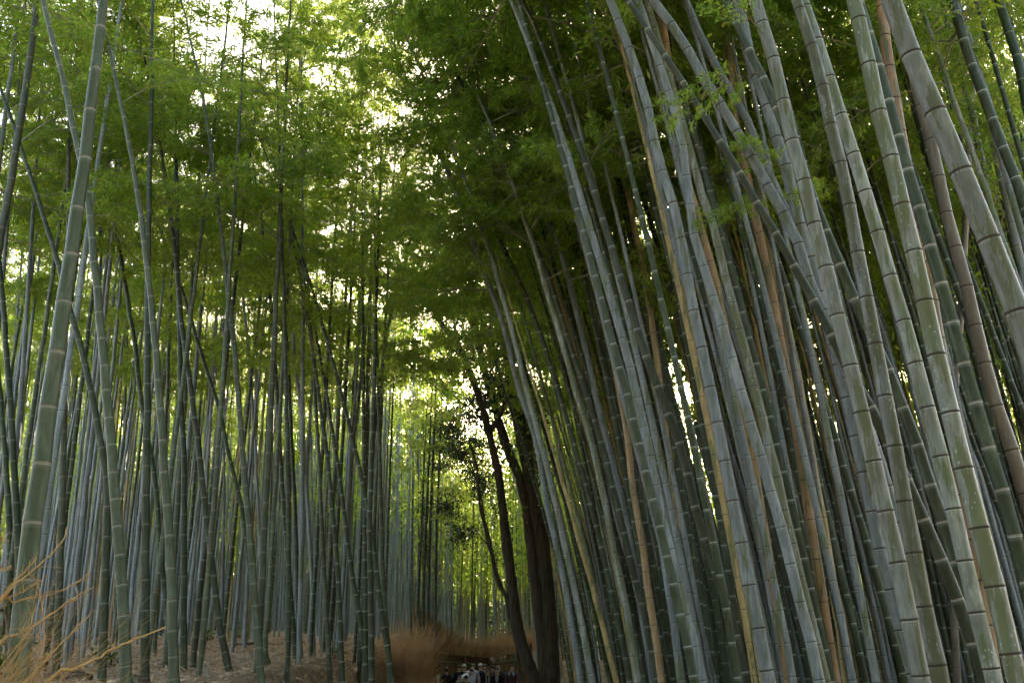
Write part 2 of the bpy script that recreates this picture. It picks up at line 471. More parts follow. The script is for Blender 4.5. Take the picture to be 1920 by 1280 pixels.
def bamboo(pts, rad, cls, L, label, group, sides=10, detail=2, crown=0.5, nspray=12, spray_len=1.5, rings=0, extra=(), name='bamboo'):
    """pts: 3-D points from the ground up, rad: radii at those points"""
    seed = bamboo_no[0]; bamboo_no[0] += 1
    g = np.random.default_rng(1000 + seed)
    path = catmull(pts, 12)
    seg = np.concatenate([[0], np.cumsum(np.linalg.norm(np.diff(path, axis=0), axis=1))])
    tot = seg[-1]
    rs = np.interp(seg, np.interp(np.arange(len(pts)) * 12.0, np.arange(len(seg)), seg), rad)
    base = np.array(pts[0])
    # node positions: short at the foot, then even
    s, nodes = 0.0, []
    step = L * 0.45
    while s < tot - 0.05:
        nodes.append(s); step = min(L * g.uniform(0.93, 1.07), step * 1.18); s += step
    nodes = np.array(nodes)
    if detail == 2: offs = [(-0.020, 1.0), (-0.006, 1.03), (0.0, 0.985), (0.007, 1.045), (0.022, 1.0)]
    elif detail == 1: offs = [(-0.014, 1.0), (0.0, 1.05), (0.014, 1.0)]
    else: offs = [(0.0, 1.03)]
    S, K, T = [], [], []
    for i, n in enumerate(nodes):
        nl = nodes[i + 1] - n if i + 1 < len(nodes) else L
        pl = n - nodes[i - 1] if i > 0 else L
        for d, k in offs:
            if n + d < 0: continue
            S.append(n + d); K.append(k); T.append(i + (d / nl if d >= 0 else d / pl))
    S.append(tot); K.append(0.6); T.append(len(nodes) + 0.5)
    S, K, T = np.array(S), np.array(K), np.array(T)
    pos = np.stack([np.interp(S, seg, path[:, k]) for k in range(3)], -1)
    jit = np.stack([np.interp(S, nodes, g.normal(0, 0.004, len(nodes))) for k in range(2)] + [np.zeros(len(S))], -1)
    pos = pos + jit
    v, f = tube(pos - base, np.interp(S, seg, rs) * K, sides, ref=(0.05, 1, 0.0))
    uv = np.stack([np.tile(np.arange(sides) / sides, len(S)), np.repeat(T, sides)], -1)
    root = thing(name, tuple(base), label, 'bamboo', group)
    culm = link('culm', new_mesh('culm', v, f, [M[cls]], uv=uv, smooth=True), root)
    if rings:
        rk = 'scarpale' if cls in ('green', 'left', 'olive') else 'scar'
        for n in nodes[1:]:
            p = np.array([np.interp(n, seg, path[:, k]) for k in range(3)])
            if p[1] < 0.5: continue
            x, y, _ = proj(p)
            if not (-40 < x < 1960 and -30 < y < 1310): continue
            q = np.array([np.interp(min(n + 0.1, tot), seg, path[:, k]) for k in range(3)])
            jx = np.interp(n, S, jit[:, 0]); jy = np.interp(n, S, jit[:, 1])
            r = float(np.interp(n, seg, rs))
            o = link('node_ring', RING[rk], culm, tuple(p - base + np.array([jx, jy, 0])))
            o.rotation_mode = 'QUATERNION'
            o.rotation_quaternion = Vector(q - p).to_track_quat('Z', 'Y')
            o.scale = (r, r, r * 1.1)
    # leafy branches on the upper culm
    c0 = crown * tot
    k = 0
    for i in range(nspray):
        u = (i + g.uniform(0.1, 0.9)) / nspray
        s_ = c0 + (tot - c0) * u ** 0.9
        p = np.array([np.interp(s_, seg, path[:, q]) for q in range(3)])
        Ls = spray_len * (1.1 - 0.45 * u) * g.uniform(0.75, 1.25)
        az = g.uniform(0, 2 * math.pi)
        mid = p + np.array([math.cos(az), math.sin(az), 0]) * Ls * 0.5
        if in_gap(mid, 1.7): continue
        if mid[1] < 3.0 and mid[2] < 6: continue
        for attempt in range(6):
            k = int(g.integers(len(SPRAYS))); rot = (g.uniform(-0.4, 0.4), -g.uniform(-0.15, 0.75), az)
            if not hides_sun(k, p, rot, Ls): break
            az = g.uniform(0, 2 * math.pi)
        else: continue
        o = link('leafy_branch', SPRAYS[k], root, tuple(p - base), rot, Ls)
    for (z, az, Ls) in extra:
        s_ = float(np.interp(z, path[:, 2], seg))
        p = np.array([np.interp(s_, seg, path[:, q]) for q in range(3)])
        link('leafy_branch', SPRAYS[int(g.integers(len(SPRAYS)))], root, tuple(p - base), (0, -0.1, az), Ls)
    return root

def traced(px, wb, wt, cls, label, group=None, dia=0.115, H_tot=14.0, ratio=3.2, bend=-0.03, crown=0.5, nspray=18, spray_len=1.8, extra=(), lean_y=0.0, foot=0.7, broken=False):
    """px: image points from the lowest to the highest; widths at both ends give distance and taper"""
    v = (640 - px[0][1]) / F
    zc = F * dia / wb
    Y = zc * (CT - v * ST)
    y0, y1 = px[0][1], px[-1][1]
    P, rad = [], []
    for (x, y) in px:
        p = at(x, y, Y)
        Yp = Y + lean_y * (p[2] - EYE)
        p = at(x, y, Yp)
        _, _, z_ = proj(p)
        w = wb + (wt - wb) * (y0 - y) / (y0 - y1)
        P.append(p); rad.append(w * z_ / F / 2)
    # thin out points closer than 0.5 m to keep the spline calm
    keep = [0]
    for i in range(1, len(P)):
        if np.linalg.norm(P[i] - P[keep[-1]]) > 0.45 or i == len(P) - 1: keep.append(i)
    P = [P[i] for i in keep]; rad = [rad[i] for i in keep]
    # down to the ground
    d = (P[min(2, len(P) - 1)] - P[0]); sx, sy = d[0] / d[2] * foot, d[1] / d[2] * foot
    down, p = [], P[0].copy()
    while p[2] > h1(p[0], p[1]) - 0.06:
        p = p - np.array([sx * 0.5, sy * 0.5, 0.5]); down.append(p.copy())
        sx *= 0.93
    if not down: P[0][2] = h1(P[0][0], P[0][1]) - 0.06
    else: down[-1][2] = max(h1(p[0], p[1]) - 0.06, down[-1][2])
    gain = min(1.12, 1 + 0.02 * len(down))
    rad = [rad[0] * (1 + (gain - 1) * (len(down) - i) / len(down)) for i in range(len(down))] + rad
    P = down[::-1] + P
    # up to the tip
    d = (P[-1] - P[-3]) if len(P) > 2 else (P[-1] - P[0])
    sx, sy = d[0] / d[2], d[1] / d[2]
    p = P[-1].copy(); r0 = rad[-1]; z0 = p[2]
    htop = max(H_tot + P[0][2], z0 + 1.5)
    while p[2] < htop and not broken:
        st = 0.8
        sx += bend; p = p + np.array([sx * st, sy * st, st])
        P.append(p.copy()); rad.append(max(0.005, r0 * (1 - 0.93 * (p[2] - z0) / (htop - z0))))
    near = Y < 9.5
    if Y < 11.5 and P[0][0] > 0: crown = max(crown, 0.66)
    for key, hd in HANDLES:
        if key in label: LANDMARK.append((img_x(P), hd))
    return bamboo(P, rad, cls, ratio * dia, label, group, sides=18 if near else 10, detail=2 if Y < 16 else 1,
                  crown=crown, nspray=nspray, spray_len=spray_len, rings=1 if near else 0, extra=extra)

# --- the big culms along the path edge (image traces, lowest point first)
G_R = 'thick bamboos along the path edge'
traced([(1945, 700), (1890, 539), (1833, 403), (1780, 274), (1730, 153), (1683, 35), (1670, 0)], 43, 35, 'pale', 'thickest pale sage bamboo leaning over the path with wide-set brown nodes', dia=0.135, ratio=3.4, nspray=6, crown=0.62)
traced([(1728, 1280), (1692, 1100), (1645, 897), (1597, 697), (1549, 507), (1502, 324), (1458, 147), (1416, 0)], 33, 23, 'pale', 'pale bamboo with lichen-flecked foot left of a mossy pale twin', dia=0.118, nspray=6, crown=0.62, extra=((6.3, 2.6, 0.9), (6.6, 4.0, 1.0)))
traced([(1760, 1260), (1732, 1132), (1692, 913), (1651, 700), (1612, 492), (1574, 296), (1549, 195), (1527, 101), (1498, 15)], 33, 20, 'mossy', 'pale bamboo with green moss streaks beside the lichen-flecked one', dia=0.122, nspray=6, crown=0.62)
traced([(1866, 1280), (1825, 1117), (1775, 903), (1722, 702), (1666, 511), (1612, 326), (1554, 151), (1512, 20)], 31, 22, 'pale', 'clean pale grey bamboo between two moss-streaked culms', dia=0.12, nspray=6, crown=0.62)
traced([(1912, 1290), (1883, 1175), (1852, 1053), (1820, 935), (1765, 704), (1717, 489), (1664, 277), (1616, 72), (1599, 0)], 37, 27, 'mossy', 'stout pale bamboo with white wax patches and heavy moss at its foot', dia=0.128, nspray=6, crown=0.62)
traced([(1935, 1130), (1912, 1050), (1885, 938), (1851, 831), (1792, 628), (1764, 529), (1710, 346), (1661, 173), (1630, 70)], 27, 20, 'green', 'smooth mid-green bamboo crossing behind the stout waxy culm', dia=0.115, nspray=6, crown=0.62)
traced([(1925, 930), (1895, 850), (1863, 742), (1832, 628), (1806, 519), (1780, 420), (1755, 307), (1732, 218), (1700, 90)], 26, 18, 'pink', 'dead pinkish bamboo rising beside the smooth green culm', dia=0.115, nspray=2)
traced([(1800, 1080), (1770, 987), (1740, 895), (1703, 810), (1678, 726), (1601, 559), (1565, 475), (1530, 390), (1500, 310)], 24, 18, 'green', 'dark green bamboo slanting behind the mossy pale culms with white nodes', dia=0.11, nspray=6, crown=0.62)
traced([(1848, 1285), (1832, 1232), (1803, 1143), (1765, 1052), (1728, 962), (1690, 870), (1643, 783), (1590, 690), (1540, 590)], 26, 17, 'green', 'steeply slanting dark green bamboo in front of a tan dead culm', dia=0.11, nspray=6, crown=0.62)
traced([(1690, 1010), (1660, 900), (1622, 790), (1585, 690), (1548, 600), (1512, 510), (1481, 423), (1453, 373), (1411, 297), (1369, 227), (1327, 158), (1280, 77), (1224, 0)], 23, 17, 'blue', 'blue-grey bamboo bending hard over the path away from its neighbours', dia=0.112, bend=-0.05, nspray=8, crown=0.68)
traced([(1718, 1285), (1702, 1230), (1685, 1160), (1655, 1050), (1633, 948), (1591, 757), (1569, 667), (1542, 576), (1520, 484), (1495, 400), (1475, 317), (1451, 242), (1429, 171), (1406, 102), (1381, 0)], 24, 21, 'blue', 'bluish bamboo touching the lichen-flecked pale culm near its foot', dia=0.118, nspray=6, crown=0.62, extra=((6.4, 2.9, 1.0), (6.7, 3.9, 1.0), (6.2, 4.6, 0.8)))
traced([(1600, 730), (1570, 640), (1540, 560), (1500, 455), (1463, 371), (1426, 289), (1394, 213), (1352, 143), (1314, 67), (1290, 10)], 17, 14, 'blue', 'slim grey bamboo running beside the hard-bending blue-grey one', dia=0.10, bend=-0.05, nspray=10, crown=0.7)
traced([(1722, 420), (1700, 310), (1686, 228), (1673, 155), (1660, 77), (1653, 0)], 22, 19, 'tan', 'brown dead bamboo showing behind the tops of the pale culms', dia=0.12, nspray=0, H_tot=8.5)
traced([(1445, 1290), (1432, 1242), (1407, 1103), (1380, 963), (1350, 820), (1320, 677), (1293, 539), (1268, 411), (1234, 294), (1208, 175), (1171, 70), (1144, 0)], 25, 15, 'blue', 'silvery blue-grey bamboo standing right beside the sun', dia=0.118, nspray=20, spray_len=2.0, crown=0.5)
traced([(1530, 1250), (1497, 1115), (1477, 1040), (1457, 965), (1414, 814), (1371, 668), (1329, 531), (1300, 430), (1283, 300), (1265, 210), (1223, 84), (1199, 10)], 22, 14, 'blue', 'silvery bamboo crossing in front of an orange-tan dead culm', dia=0.112, nspray=20, spray_len=2.0, crown=0.5)
traced([(1480, 1285), (1472, 1235), (1448, 1090), (1423, 943), (1411, 850), (1391, 773), (1374, 699), (1350, 571), (1330, 490), (1310, 430), (1278, 302), (1268, 235), (1255, 134), (1238, 20)], 19, 15, 'tan', 'orange-tan dead bamboo beside the silvery culm next to the sun', dia=0.11, nspray=0, H_tot=8.5)
traced([(1568, 1285), (1550, 1173), (1527, 1025), (1503, 872), (1478, 717), (1451, 568), (1423, 433), (1394, 307), (1372, 188), (1366, 100)], 19, 15, 'tan', 'light tan dead bamboo, wider-set nodes, of the tan pair', dia=0.115, ratio=4.0, nspray=0, H_tot=8.5)
traced([(1590, 1285), (1575, 1183), (1557, 1067), (1527, 893), (1497, 717), (1475, 603), (1451, 490), (1431, 380), (1410, 270)], 18, 13, 'tan', 'darker tan dead bamboo, close-set nodes, of the tan pair', dia=0.112, ratio=3.0, nspray=0, H_tot=8.5)
traced([(1550, 1285), (1537, 1232), (1497, 1070), (1457, 902), (1418, 739), (1376, 578), (1337, 430), (1312, 349), (1280, 235), (1230, 60)], 20, 13, 'mossy', 'slender lichen-mottled bamboo beside the tan pair', dia=0.108, nspray=20, spray_len=2.0, crown=0.5)
traced([(1405, 1285), (1377, 1183), (1340, 1068), (1303, 950), (1275, 836), (1248, 779), (1211, 668), (1179, 568), (1147, 464), (1120, 380), (1095, 300)], 19, 13, 'green', 'dark green bamboo with bright white nodes just left of the sun', dia=0.11, ratio=3.4, nspray=20, spray_len=2.0, crown=0.5)
traced([(1533, 1290), (1507, 1193), (1475, 1077), (1440, 950), (1400, 825), (1366, 705), (1349, 647), (1313, 529), (1295, 470), (1262, 370)], 17, 13, 'green', 'dark green white-noded bamboo passing behind the silvery sun-side culm', dia=0.108, ratio=3.4, nspray=20, spray_len=2.0, crown=0.5)
traced([(1242, 1285), (1225, 1165), (1203, 1013), (1185, 910), (1174, 803), (1154, 695), (1134, 591), (1120, 537), (1100, 450)], 15, 10, 'tan', 'straight orange-tan bamboo among blue-grey culms beyond the sun', dia=0.105, ratio=3.3, nspray=0, H_tot=8.5)
traced([(1300, 1270), (1290, 1093), (1275, 1027), (1260, 893), (1243, 770), (1226, 631), (1208, 507), (1194, 447), (1170, 330)], 14, 10, 'tan', 'thin orange-tan bamboo half hidden behind the white-noded culm by the sun', dia=0.105, nspray=0, H_tot=8.5)
traced([(1318, 1285), (1302, 1222), (1275, 1100), (1243, 980), (1218, 850), (1191, 729), (1161, 613), (1130, 509), (1100, 403), (1067, 299), (1040, 218)], 21, 12, 'blue', 'thick silvery bamboo between the tan culm and the white-noded ones', dia=0.115, ratio=3.0, nspray=20, spray_len=2.0, crown=0.5)
G_E = 'slim bamboos beside the dark tree trunks'
traced([(1090, 1285), (1073, 1177), (1052, 1060), (1027, 950), (1003, 816), (972, 726), (946, 618), (909, 511), (882, 437), (850, 350)], 13, 9, 'blue', 'pale bamboo nearest the dark trunks, outermost of its clump', dia=0.105, nspray=22, spray_len=2.0, crown=0.5)
traced([(1112, 1285), (1085, 1140), (1068, 1063), (1052, 990), (1025, 870), (1003, 790), (986, 726), (966, 638), (940, 550)], 14, 9, 'pale', 'pale bamboo with lichen at its foot beside the outermost culm of the clump', dia=0.105, nspray=22, spray_len=2.0, crown=0.5)
traced([(1182, 1285), (1157, 1157), (1130, 1035), (1100, 917), (1070, 810), (1030, 677), (996, 581), (971, 521), (942, 460), (900, 350)], 12, 8, 'green', 'slim green white-noded bamboo between pale culms and a mossy one', dia=0.098, ratio=3.5, nspray=22, spray_len=2.0, crown=0.5)
traced([(1225, 1230), (1202, 1125), (1178, 1032), (1143, 888), (1115, 789), (1085, 694), (1056, 606), (1030, 527), (1001, 448), (979, 403), (950, 330)], 13, 9, 'green', 'green white-noded bamboo leaning beside the mossy brown-green culm', dia=0.10, ratio=3.5, nspray=22, spray_len=2.0, crown=0.5)
traced([(1198, 1285), (1177, 1153), (1150, 1027), (1117, 860), (1087, 756), (1051, 631), (1033, 571), (1000, 460)], 15, 10, 'mossy', 'moss-browned bamboo between two green white-noded ones', dia=0.108, nspray=22, spray_len=2.0, crown=0.5)
traced([(1278, 1280), (1260, 1143), (1240, 1020), (1204, 877), (1180, 786), (1155, 690), (1130, 590), (1102, 480), (1068, 350), (1046, 252)], 16, 10, 'blue', 'dull blue-grey bamboo behind the straight tan culm', dia=0.11, nspray=22, spray_len=2.0, crown=0.5)
traced([(1165, 930), (1145, 850), (1127, 783), (1104, 679), (1080, 578), (1050, 467), (1020, 386), (1003, 218)], 12, 9, 'blue', 'thin blue-grey bamboo rising behind the thick silvery one', dia=0.10, nspray=22, spray_len=2.0, crown=0.5)
traced([(1400, 1150), (1352, 920), (1322, 803), (1307, 735), (1294, 685), (1278, 630), (1255, 540), (1230, 450)], 12, 9, 'green', 'thin grey-green bamboo whose edge almost touches the sun', dia=0.10, nspray=20, spray_len=2.0, crown=0.55)
traced([(1345, 1150), (1305, 930), (1278, 800), (1258, 735), (1240, 650), (1220, 560), (1198, 470)], 12, 9, 'olive', 'thin dark bamboo close past the sun beside the white-noded culm', dia=0.10, nspray=20, spray_len=2.0, crown=0.55)
traced([(1480, 1200), (1430, 1000), (1395, 860), (1368, 740), (1340, 620), (1312, 500)], 11, 8, 'olive', 'thin dark bamboo behind the silvery sun-side culm and the orange-tan one', dia=0.10, nspray=20, spray_len=2.0, crown=0.55)
traced([(1425, 1285), (1378, 1080), (1346, 950), (1319, 850), (1303, 790)], 14, 11, 'green', 'broken green bamboo ending just below the sun', dia=0.105, nspray=0, broken=True)
traced([(1390, 1200), (1356, 1060), (1324, 930), (1300, 840), (1287, 785)], 12, 10, 'olive', 'broken dark bamboo ending below the sun beside a green one', dia=0.10, nspray=0, broken=True)
traced([(1455, 1285), (1420, 1130), (1385, 985), (1350, 850), (1330, 775), (1318, 720), (1300, 640), (1285, 560)], 11, 8, 'blue', 'thin blue-grey bamboo leaning past the sun behind the broken ones', dia=0.098, nspray=14, spray_len=2.0, crown=0.55)
# far upper corner behind the thickest culm
traced([(1965, 520), (1930, 410), (1901, 326), (1851, 201), (1811, 87), (1784, 0)], 20, 17, 'green', 'dark green bamboo slanting behind the thickest pale culm', dia=0.118, nspray=7, crown=0.58)
traced([(1960, 330), (1925, 200), (1908, 111), (1871, 0)], 18, 16, 'olive', 'dark bamboo beyond the slanting dark green one', dia=0.115, nspray=7, crown=0.58)
traced([(1785, 830), (1794, 679), (1801, 595), (1806, 500), (1816, 292), (1817, 218), (1826, 146), (1829, 77), (1834, 0)], 12, 12, 'pink', 'thin brown dead bamboo leaning the opposite way behind the thickest culm', dia=0.095, nspray=0, bend=0.01)
traced([(1920, 520), (1891, 386), (1876, 326), (1848, 208), (1830, 120), (1800, 20)], 15, 12, 'blue', 'grey-blue bamboo behind the thin brown leaning one', dia=0.11, nspray=10)
traced([(1885, 520), (1854, 380), (1831, 252), (1800, 120), (1770, 20)], 14, 11, 'blue', 'second grey-blue bamboo beside the thin brown leaning one', dia=0.11, nspray=10)

# --- bamboos on the bank
traced([(30, 1290), (37, 1243), (55, 1038), (77, 877), (97, 727), (118, 583), (139, 445), (158, 304), (175, 165), (195, 0)], 40, 17, 'left', 'thickest sage-green bamboo on the bank behind the dry twigs', dia=0.135, ratio=2.9, bend=0.01, nspray=6, crown=0.62)
traced([(-25, 620), (4, 430), (24, 321), (45, 186), (64, 60), (69, 0)], 15, 12, 'left', 'grey bamboo leaning like the thickest sage one beside it', dia=0.105, bend=0.0, ratio=3.6, nspray=6, crown=0.62)
traced([(36, 1075), (33, 995), (28, 903), (20, 763), (13, 673), (3, 537), (-8, 430)], 14, 8, 'olive', 'dark olive bamboo just beyond the thickest sage one', dia=0.105, ratio=3.0, nspray=11, spray_len=1.7, crown=0.46)
traced([(238, 1285), (233, 1173), (223, 1020), (211, 867), (203, 768), (190, 620), (175, 477), (165, 370), (144, 269), (111, 118), (94, 54)], 23, 9, 'left', 'curving green bamboo behind the long dry twig tip', dia=0.118, ratio=2.5, bend=-0.02, nspray=11, spray_len=1.7, crown=0.46)
traced([(328, 1285), (325, 1170), (320, 1053), (308, 872), (299, 744), (288, 613), (275, 490), (259, 366), (242, 269), (223, 178), (205, 91)], 20, 6, 'left', 'tall grey-green bamboo tapering and curving back beside a straight dark one', dia=0.115, ratio=3.2, bend=-0.03, nspray=11, spray_len=1.7, crown=0.46)
traced([(272, 1285), (272, 1153), (274, 940), (276, 783), (277, 626), (279, 430), (282, 302)], 17, 9, 'olive', 'straight dark green bamboo between two curving ones', dia=0.11, ratio=3.3, bend=0.0, nspray=11, spray_len=1.7, crown=0.46)
traced([(430, 1285), (413, 1177), (399, 1068), (380, 910), (366, 786), (349, 668), (339, 594), (326, 450)], 14, 8, 'green', 'dark bamboo with white nodes leaning at the edge of the leaf clearing', dia=0.105, ratio=2.9, bend=-0.02, nspray=11, spray_len=1.7, crown=0.46)
traced([(343, 1285), (344, 1193), (345, 913), (343, 816), (338, 722), (336, 598), (334, 500)], 13, 8, 'olive', 'upright dark bamboo beside the clearing edge', dia=0.10, ratio=3.0, bend=0.0, nspray=11, spray_len=1.7, crown=0.46)
traced([(491, 1285), (480, 1157), (472, 1043), (458, 887), (447, 742), (433, 588), (423, 507), (411, 403), (396, 285)], 15, 6, 'left', 'pale-topped green bamboo curving over the leaf clearing', dia=0.108, ratio=2.6, bend=-0.03, nspray=11, spray_len=1.7, crown=0.46)
traced([(505, 1285), (480, 1160), (455, 960), (433, 870), (408, 756), (393, 712), (364, 618), (340, 540)], 10, 6, 'olive', 'dark bamboo crossing behind the pale-topped one', dia=0.09, bend=-0.04, nspray=11, spray_len=1.7, crown=0.46)
traced([(588, 1220), (585, 1093), (580, 993), (573, 893), (563, 752), (554, 685), (541, 514), (534, 430)], 9, 6, 'blue', 'bluish bamboo standing at the far side of the leaf clearing', dia=0.10, bend=-0.01, nspray=11, spray_len=1.7, crown=0.46)
traced([(552, 1285), (545, 1113), (537, 1013), (528, 893), (519, 732), (510, 598), (497, 480)], 10, 6, 'green', 'green bamboo in the middle of the leaf clearing', dia=0.10, bend=-0.02, nspray=11, spray_len=1.7, crown=0.46)
traced([(492, 1130), (480, 857), (475, 783), (465, 645), (457, 571), (452, 480)], 7, 5, 'blue', 'thin pale bamboo behind the pale-topped green one', dia=0.09, bend=0.0, nspray=11, spray_len=1.7, crown=0.46)
traced([(104, 1285), (107, 1193), (112, 1078), (116, 960), (120, 786), (121, 672), (128, 500), (128, 336)], 15, 8, 'left', 'upright green bamboo right behind the thickest sage one', dia=0.108, ratio=3.2, bend=0.0, nspray=11, spray_len=1.7, crown=0.46)
traced([(190, 1285), (195, 1143), (200, 1018), (200, 893), (185, 816), (175, 749), (151, 648), (134, 591), (110, 500)], 17, 9, 'olive', 'dark olive bamboo kinked sideways behind the curving green one', dia=0.11, ratio=3.6, bend=-0.02, nspray=11, spray_len=1.7, crown=0.46)
traced([(318, 1230), (310, 1113), (300, 1027), (290, 893), (267, 766), (255, 662), (245, 598), (232, 517), (215, 420)], 11, 7, 'olive', 'slim dark bamboo leaning between the straight dark one and the grey-green one', dia=0.10, bend=-0.02, nspray=11, spray_len=1.7, crown=0.46)
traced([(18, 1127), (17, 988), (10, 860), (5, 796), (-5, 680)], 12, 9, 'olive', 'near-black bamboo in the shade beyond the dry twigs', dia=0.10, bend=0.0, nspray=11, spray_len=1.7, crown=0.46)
traced([(636, 1160), (643, 1093), (650, 977), (658, 833), (667, 732), (673, 631), (682, 531), (684, 430), (684, 340)], 8, 5, 'blue', 'pale slender bamboo leaning slightly towards the path past darker ones', dia=0.095, bend=0.01, nspray=11, spray_len=1.7, crown=0.46)
traced([(698, 1285), (695, 1127), (693, 993), (696, 860), (700, 760)], 12, 8, 'green', 'straight grey-green bamboo beside the brush hedge', dia=0.105, bend=0.0, nspray=11, spray_len=1.7, crown=0.46)
traced([(736, 1285), (725, 1210), (715, 1143), (702, 1043), (687, 943), (670, 860), (650, 780), (630, 700)], 11, 7, 'green', 'green bamboo leaning away from the brush hedge', dia=0.10, bend=-0.02, nspray=11, spray_len=1.7, crown=0.46)
traced([(732, 1285), (723, 1160), (717, 1060), (715, 960), (712, 850)], 10, 7, 'left', 'sage bamboo touching the brush hedge', dia=0.10, bend=0.0, nspray=11, spray_len=1.7, crown=0.46)
traced([(690, 1285), (677, 1177), (663, 1093), (652, 1020), (638, 900), (622, 800)], 10, 7, 'green', 'leaning green bamboo one step behind the hedge-side ones', dia=0.098, bend=-0.02, nspray=11, spray_len=1.7, crown=0.46)
traced([(690, 1000), (700, 833), (710, 732), (721, 658), (731, 598), (751, 524)], 7, 5, 'olive', 'dark bamboo tilting towards the path above the brush hedge', dia=0.09, bend=0.02, nspray=11, spray_len=1.7, crown=0.46)
traced([(685, 1285), (685, 1180), (684, 1010), (683, 900)], 10, 8, 'green', 'upright white-noded bamboo behind the leaning hedge-side ones', dia=0.098, bend=0.0, nspray=11, spray_len=1.7, crown=0.46)
traced([(562, 1285), (560, 1160), (557, 1060), (553, 960), (548, 850)], 9, 7, 'olive', 'dark upright bamboo in the leaf clearing', dia=0.095, bend=0.0, nspray=11, spray_len=1.7, crown=0.46)
traced([(620, 1285), (612, 1150), (604, 1000), (598, 860), (590, 720)], 10, 6, 'left', 'sage bamboo beyond the middle of the leaf clearing', dia=0.10, bend=-0.01, nspray=11, spray_len=1.7, crown=0.46)
traced([(642, 1285), (637, 1150), (628, 1010), (614, 860), (600, 760)], 11, 7, 'green', 'green bamboo leaning back beside the sage one past the clearing', dia=0.10, bend=-0.02, nspray=11, spray_len=1.7, crown=0.46)

# --- scattered bamboos that fill both groves
occupied = []
def scatter(n, region, cls_w, lean, label_by_cls, group, dia_r, hgt, nspray, spray_len, min_d, seed, bend=(-0.02, 0.01), crown=0.45):
    g = np.random.default_rng(seed)
    done = tries = 0
    cl = list(cls_w); pw = np.array([cls_w[c] for c in cl]); pw = pw / pw.sum()
    while done < n and tries < 20000:
        tries += 1
        x, y = region(g)
        if any((x - a) ** 2 + (y - b) ** 2 < min_d ** 2 for a, b in occupied): continue
        c = cl[int(g.choice(len(cl), p=pw))]
        dia = g.uniform(*dia_r); ht = g.uniform(*hgt) * (0.58 if c in ('tan', 'pink') else 1)
        z0 = h1(x, y) - 0.06
        sx = g.uniform(*lean) + (0.26 * x / y if x > 0 else 0); sy = g.normal(0, 0.03); bd = g.uniform(*bend)
        P, rad = [], []
        p = np.array([x, y, z0]); nst = 12; st = ht / nst; ok = True
        s0 = sx * 0.6
        for i in range(nst + 1):
            P.append(p.copy()); rad.append(max(0.005, dia / 2 * (1 - (i / nst) ** 1.5 * 0.95)))
            if near_sun(p, 0) : ok = False
            s0 += (sx - s0) * 0.3 + bd
            p = p + np.array([s0 * st, sy * st, st])
        # keep the sun's line of sight open
        pp = catmull(P, 6)
        for q in pp:
            X, Yp, zc = proj(q)
            if abs(Yp - 735) < 40 and abs(X - 1283) < 16 + F * dia / zc / 2: ok = False
        if ok and x > 0 and img_x(P, 1150) < 1072: ok = False
        if not ok: continue
        occupied.append((x, y))
        lb = scatter_label(P, c, dia, y, *label_by_cls)
        near = y < 15
        bamboo(P, rad, c, g.uniform(2.8, 3.7) * dia, lb, group, sides=8 if near else 6, detail=1, crown=crown, nspray=nspray if c not in ('tan', 'pink') else 0, spray_len=spray_len)
        done += 1
def reg_bank(y0, y1):
    def f(g):
        y = math.sqrt(g.uniform(y0 * y0, y1 * y1))
        lo, hi = -0.60 * y, xl(y) - 0.7
        return g.uniform(lo, hi), y
    return f
def reg_level(y0, y1):
    def f(g):
        y = math.sqrt(g.uniform(y0 * y0, y1 * y1))
        lo, hi = xr(y) + 0.5, 0.72 * y
        return g.uniform(lo, hi), y
    return f
LB = (13, 34)
LR = (10, 32)
scatter(84, reg_bank(13, 34), {'green': 2.5, 'olive': 0.8, 'left': 2.5, 'blue': 5, 'far': 3, 'tan': 0.5}, (-0.05, 0.02), LB, 'bamboos of the bank grove', (0.075, 0.115), (14, 18), 17, 1.9, 0.55, 3, crown=0.46)
scatter(7, lambda g: (lambda y: (-0.185 * y + g.uniform(-0.5, 0.9), y))(g.uniform(17, 25)), {'left': 1, 'green': 1}, (0.0, 0.035), LB, 'bamboos of the bank grove', (0.09, 0.11), (18, 20.5), 14, 1.8, 0.5, 13, crown=0.55)
scatter(130, reg_level(10, 32), {'green': 4, 'olive': 4, 'blue': 4.5, 'tan': 1.4, 'pink': 0.4, 'mossy': 0.8}, (-0.29, -0.21), LR, 'bamboos of the shaded grove', (0.08, 0.12), (13.5, 17), 22, 2.0, 0.45, 4, crown=0.58, bend=(-0.03, -0.005))

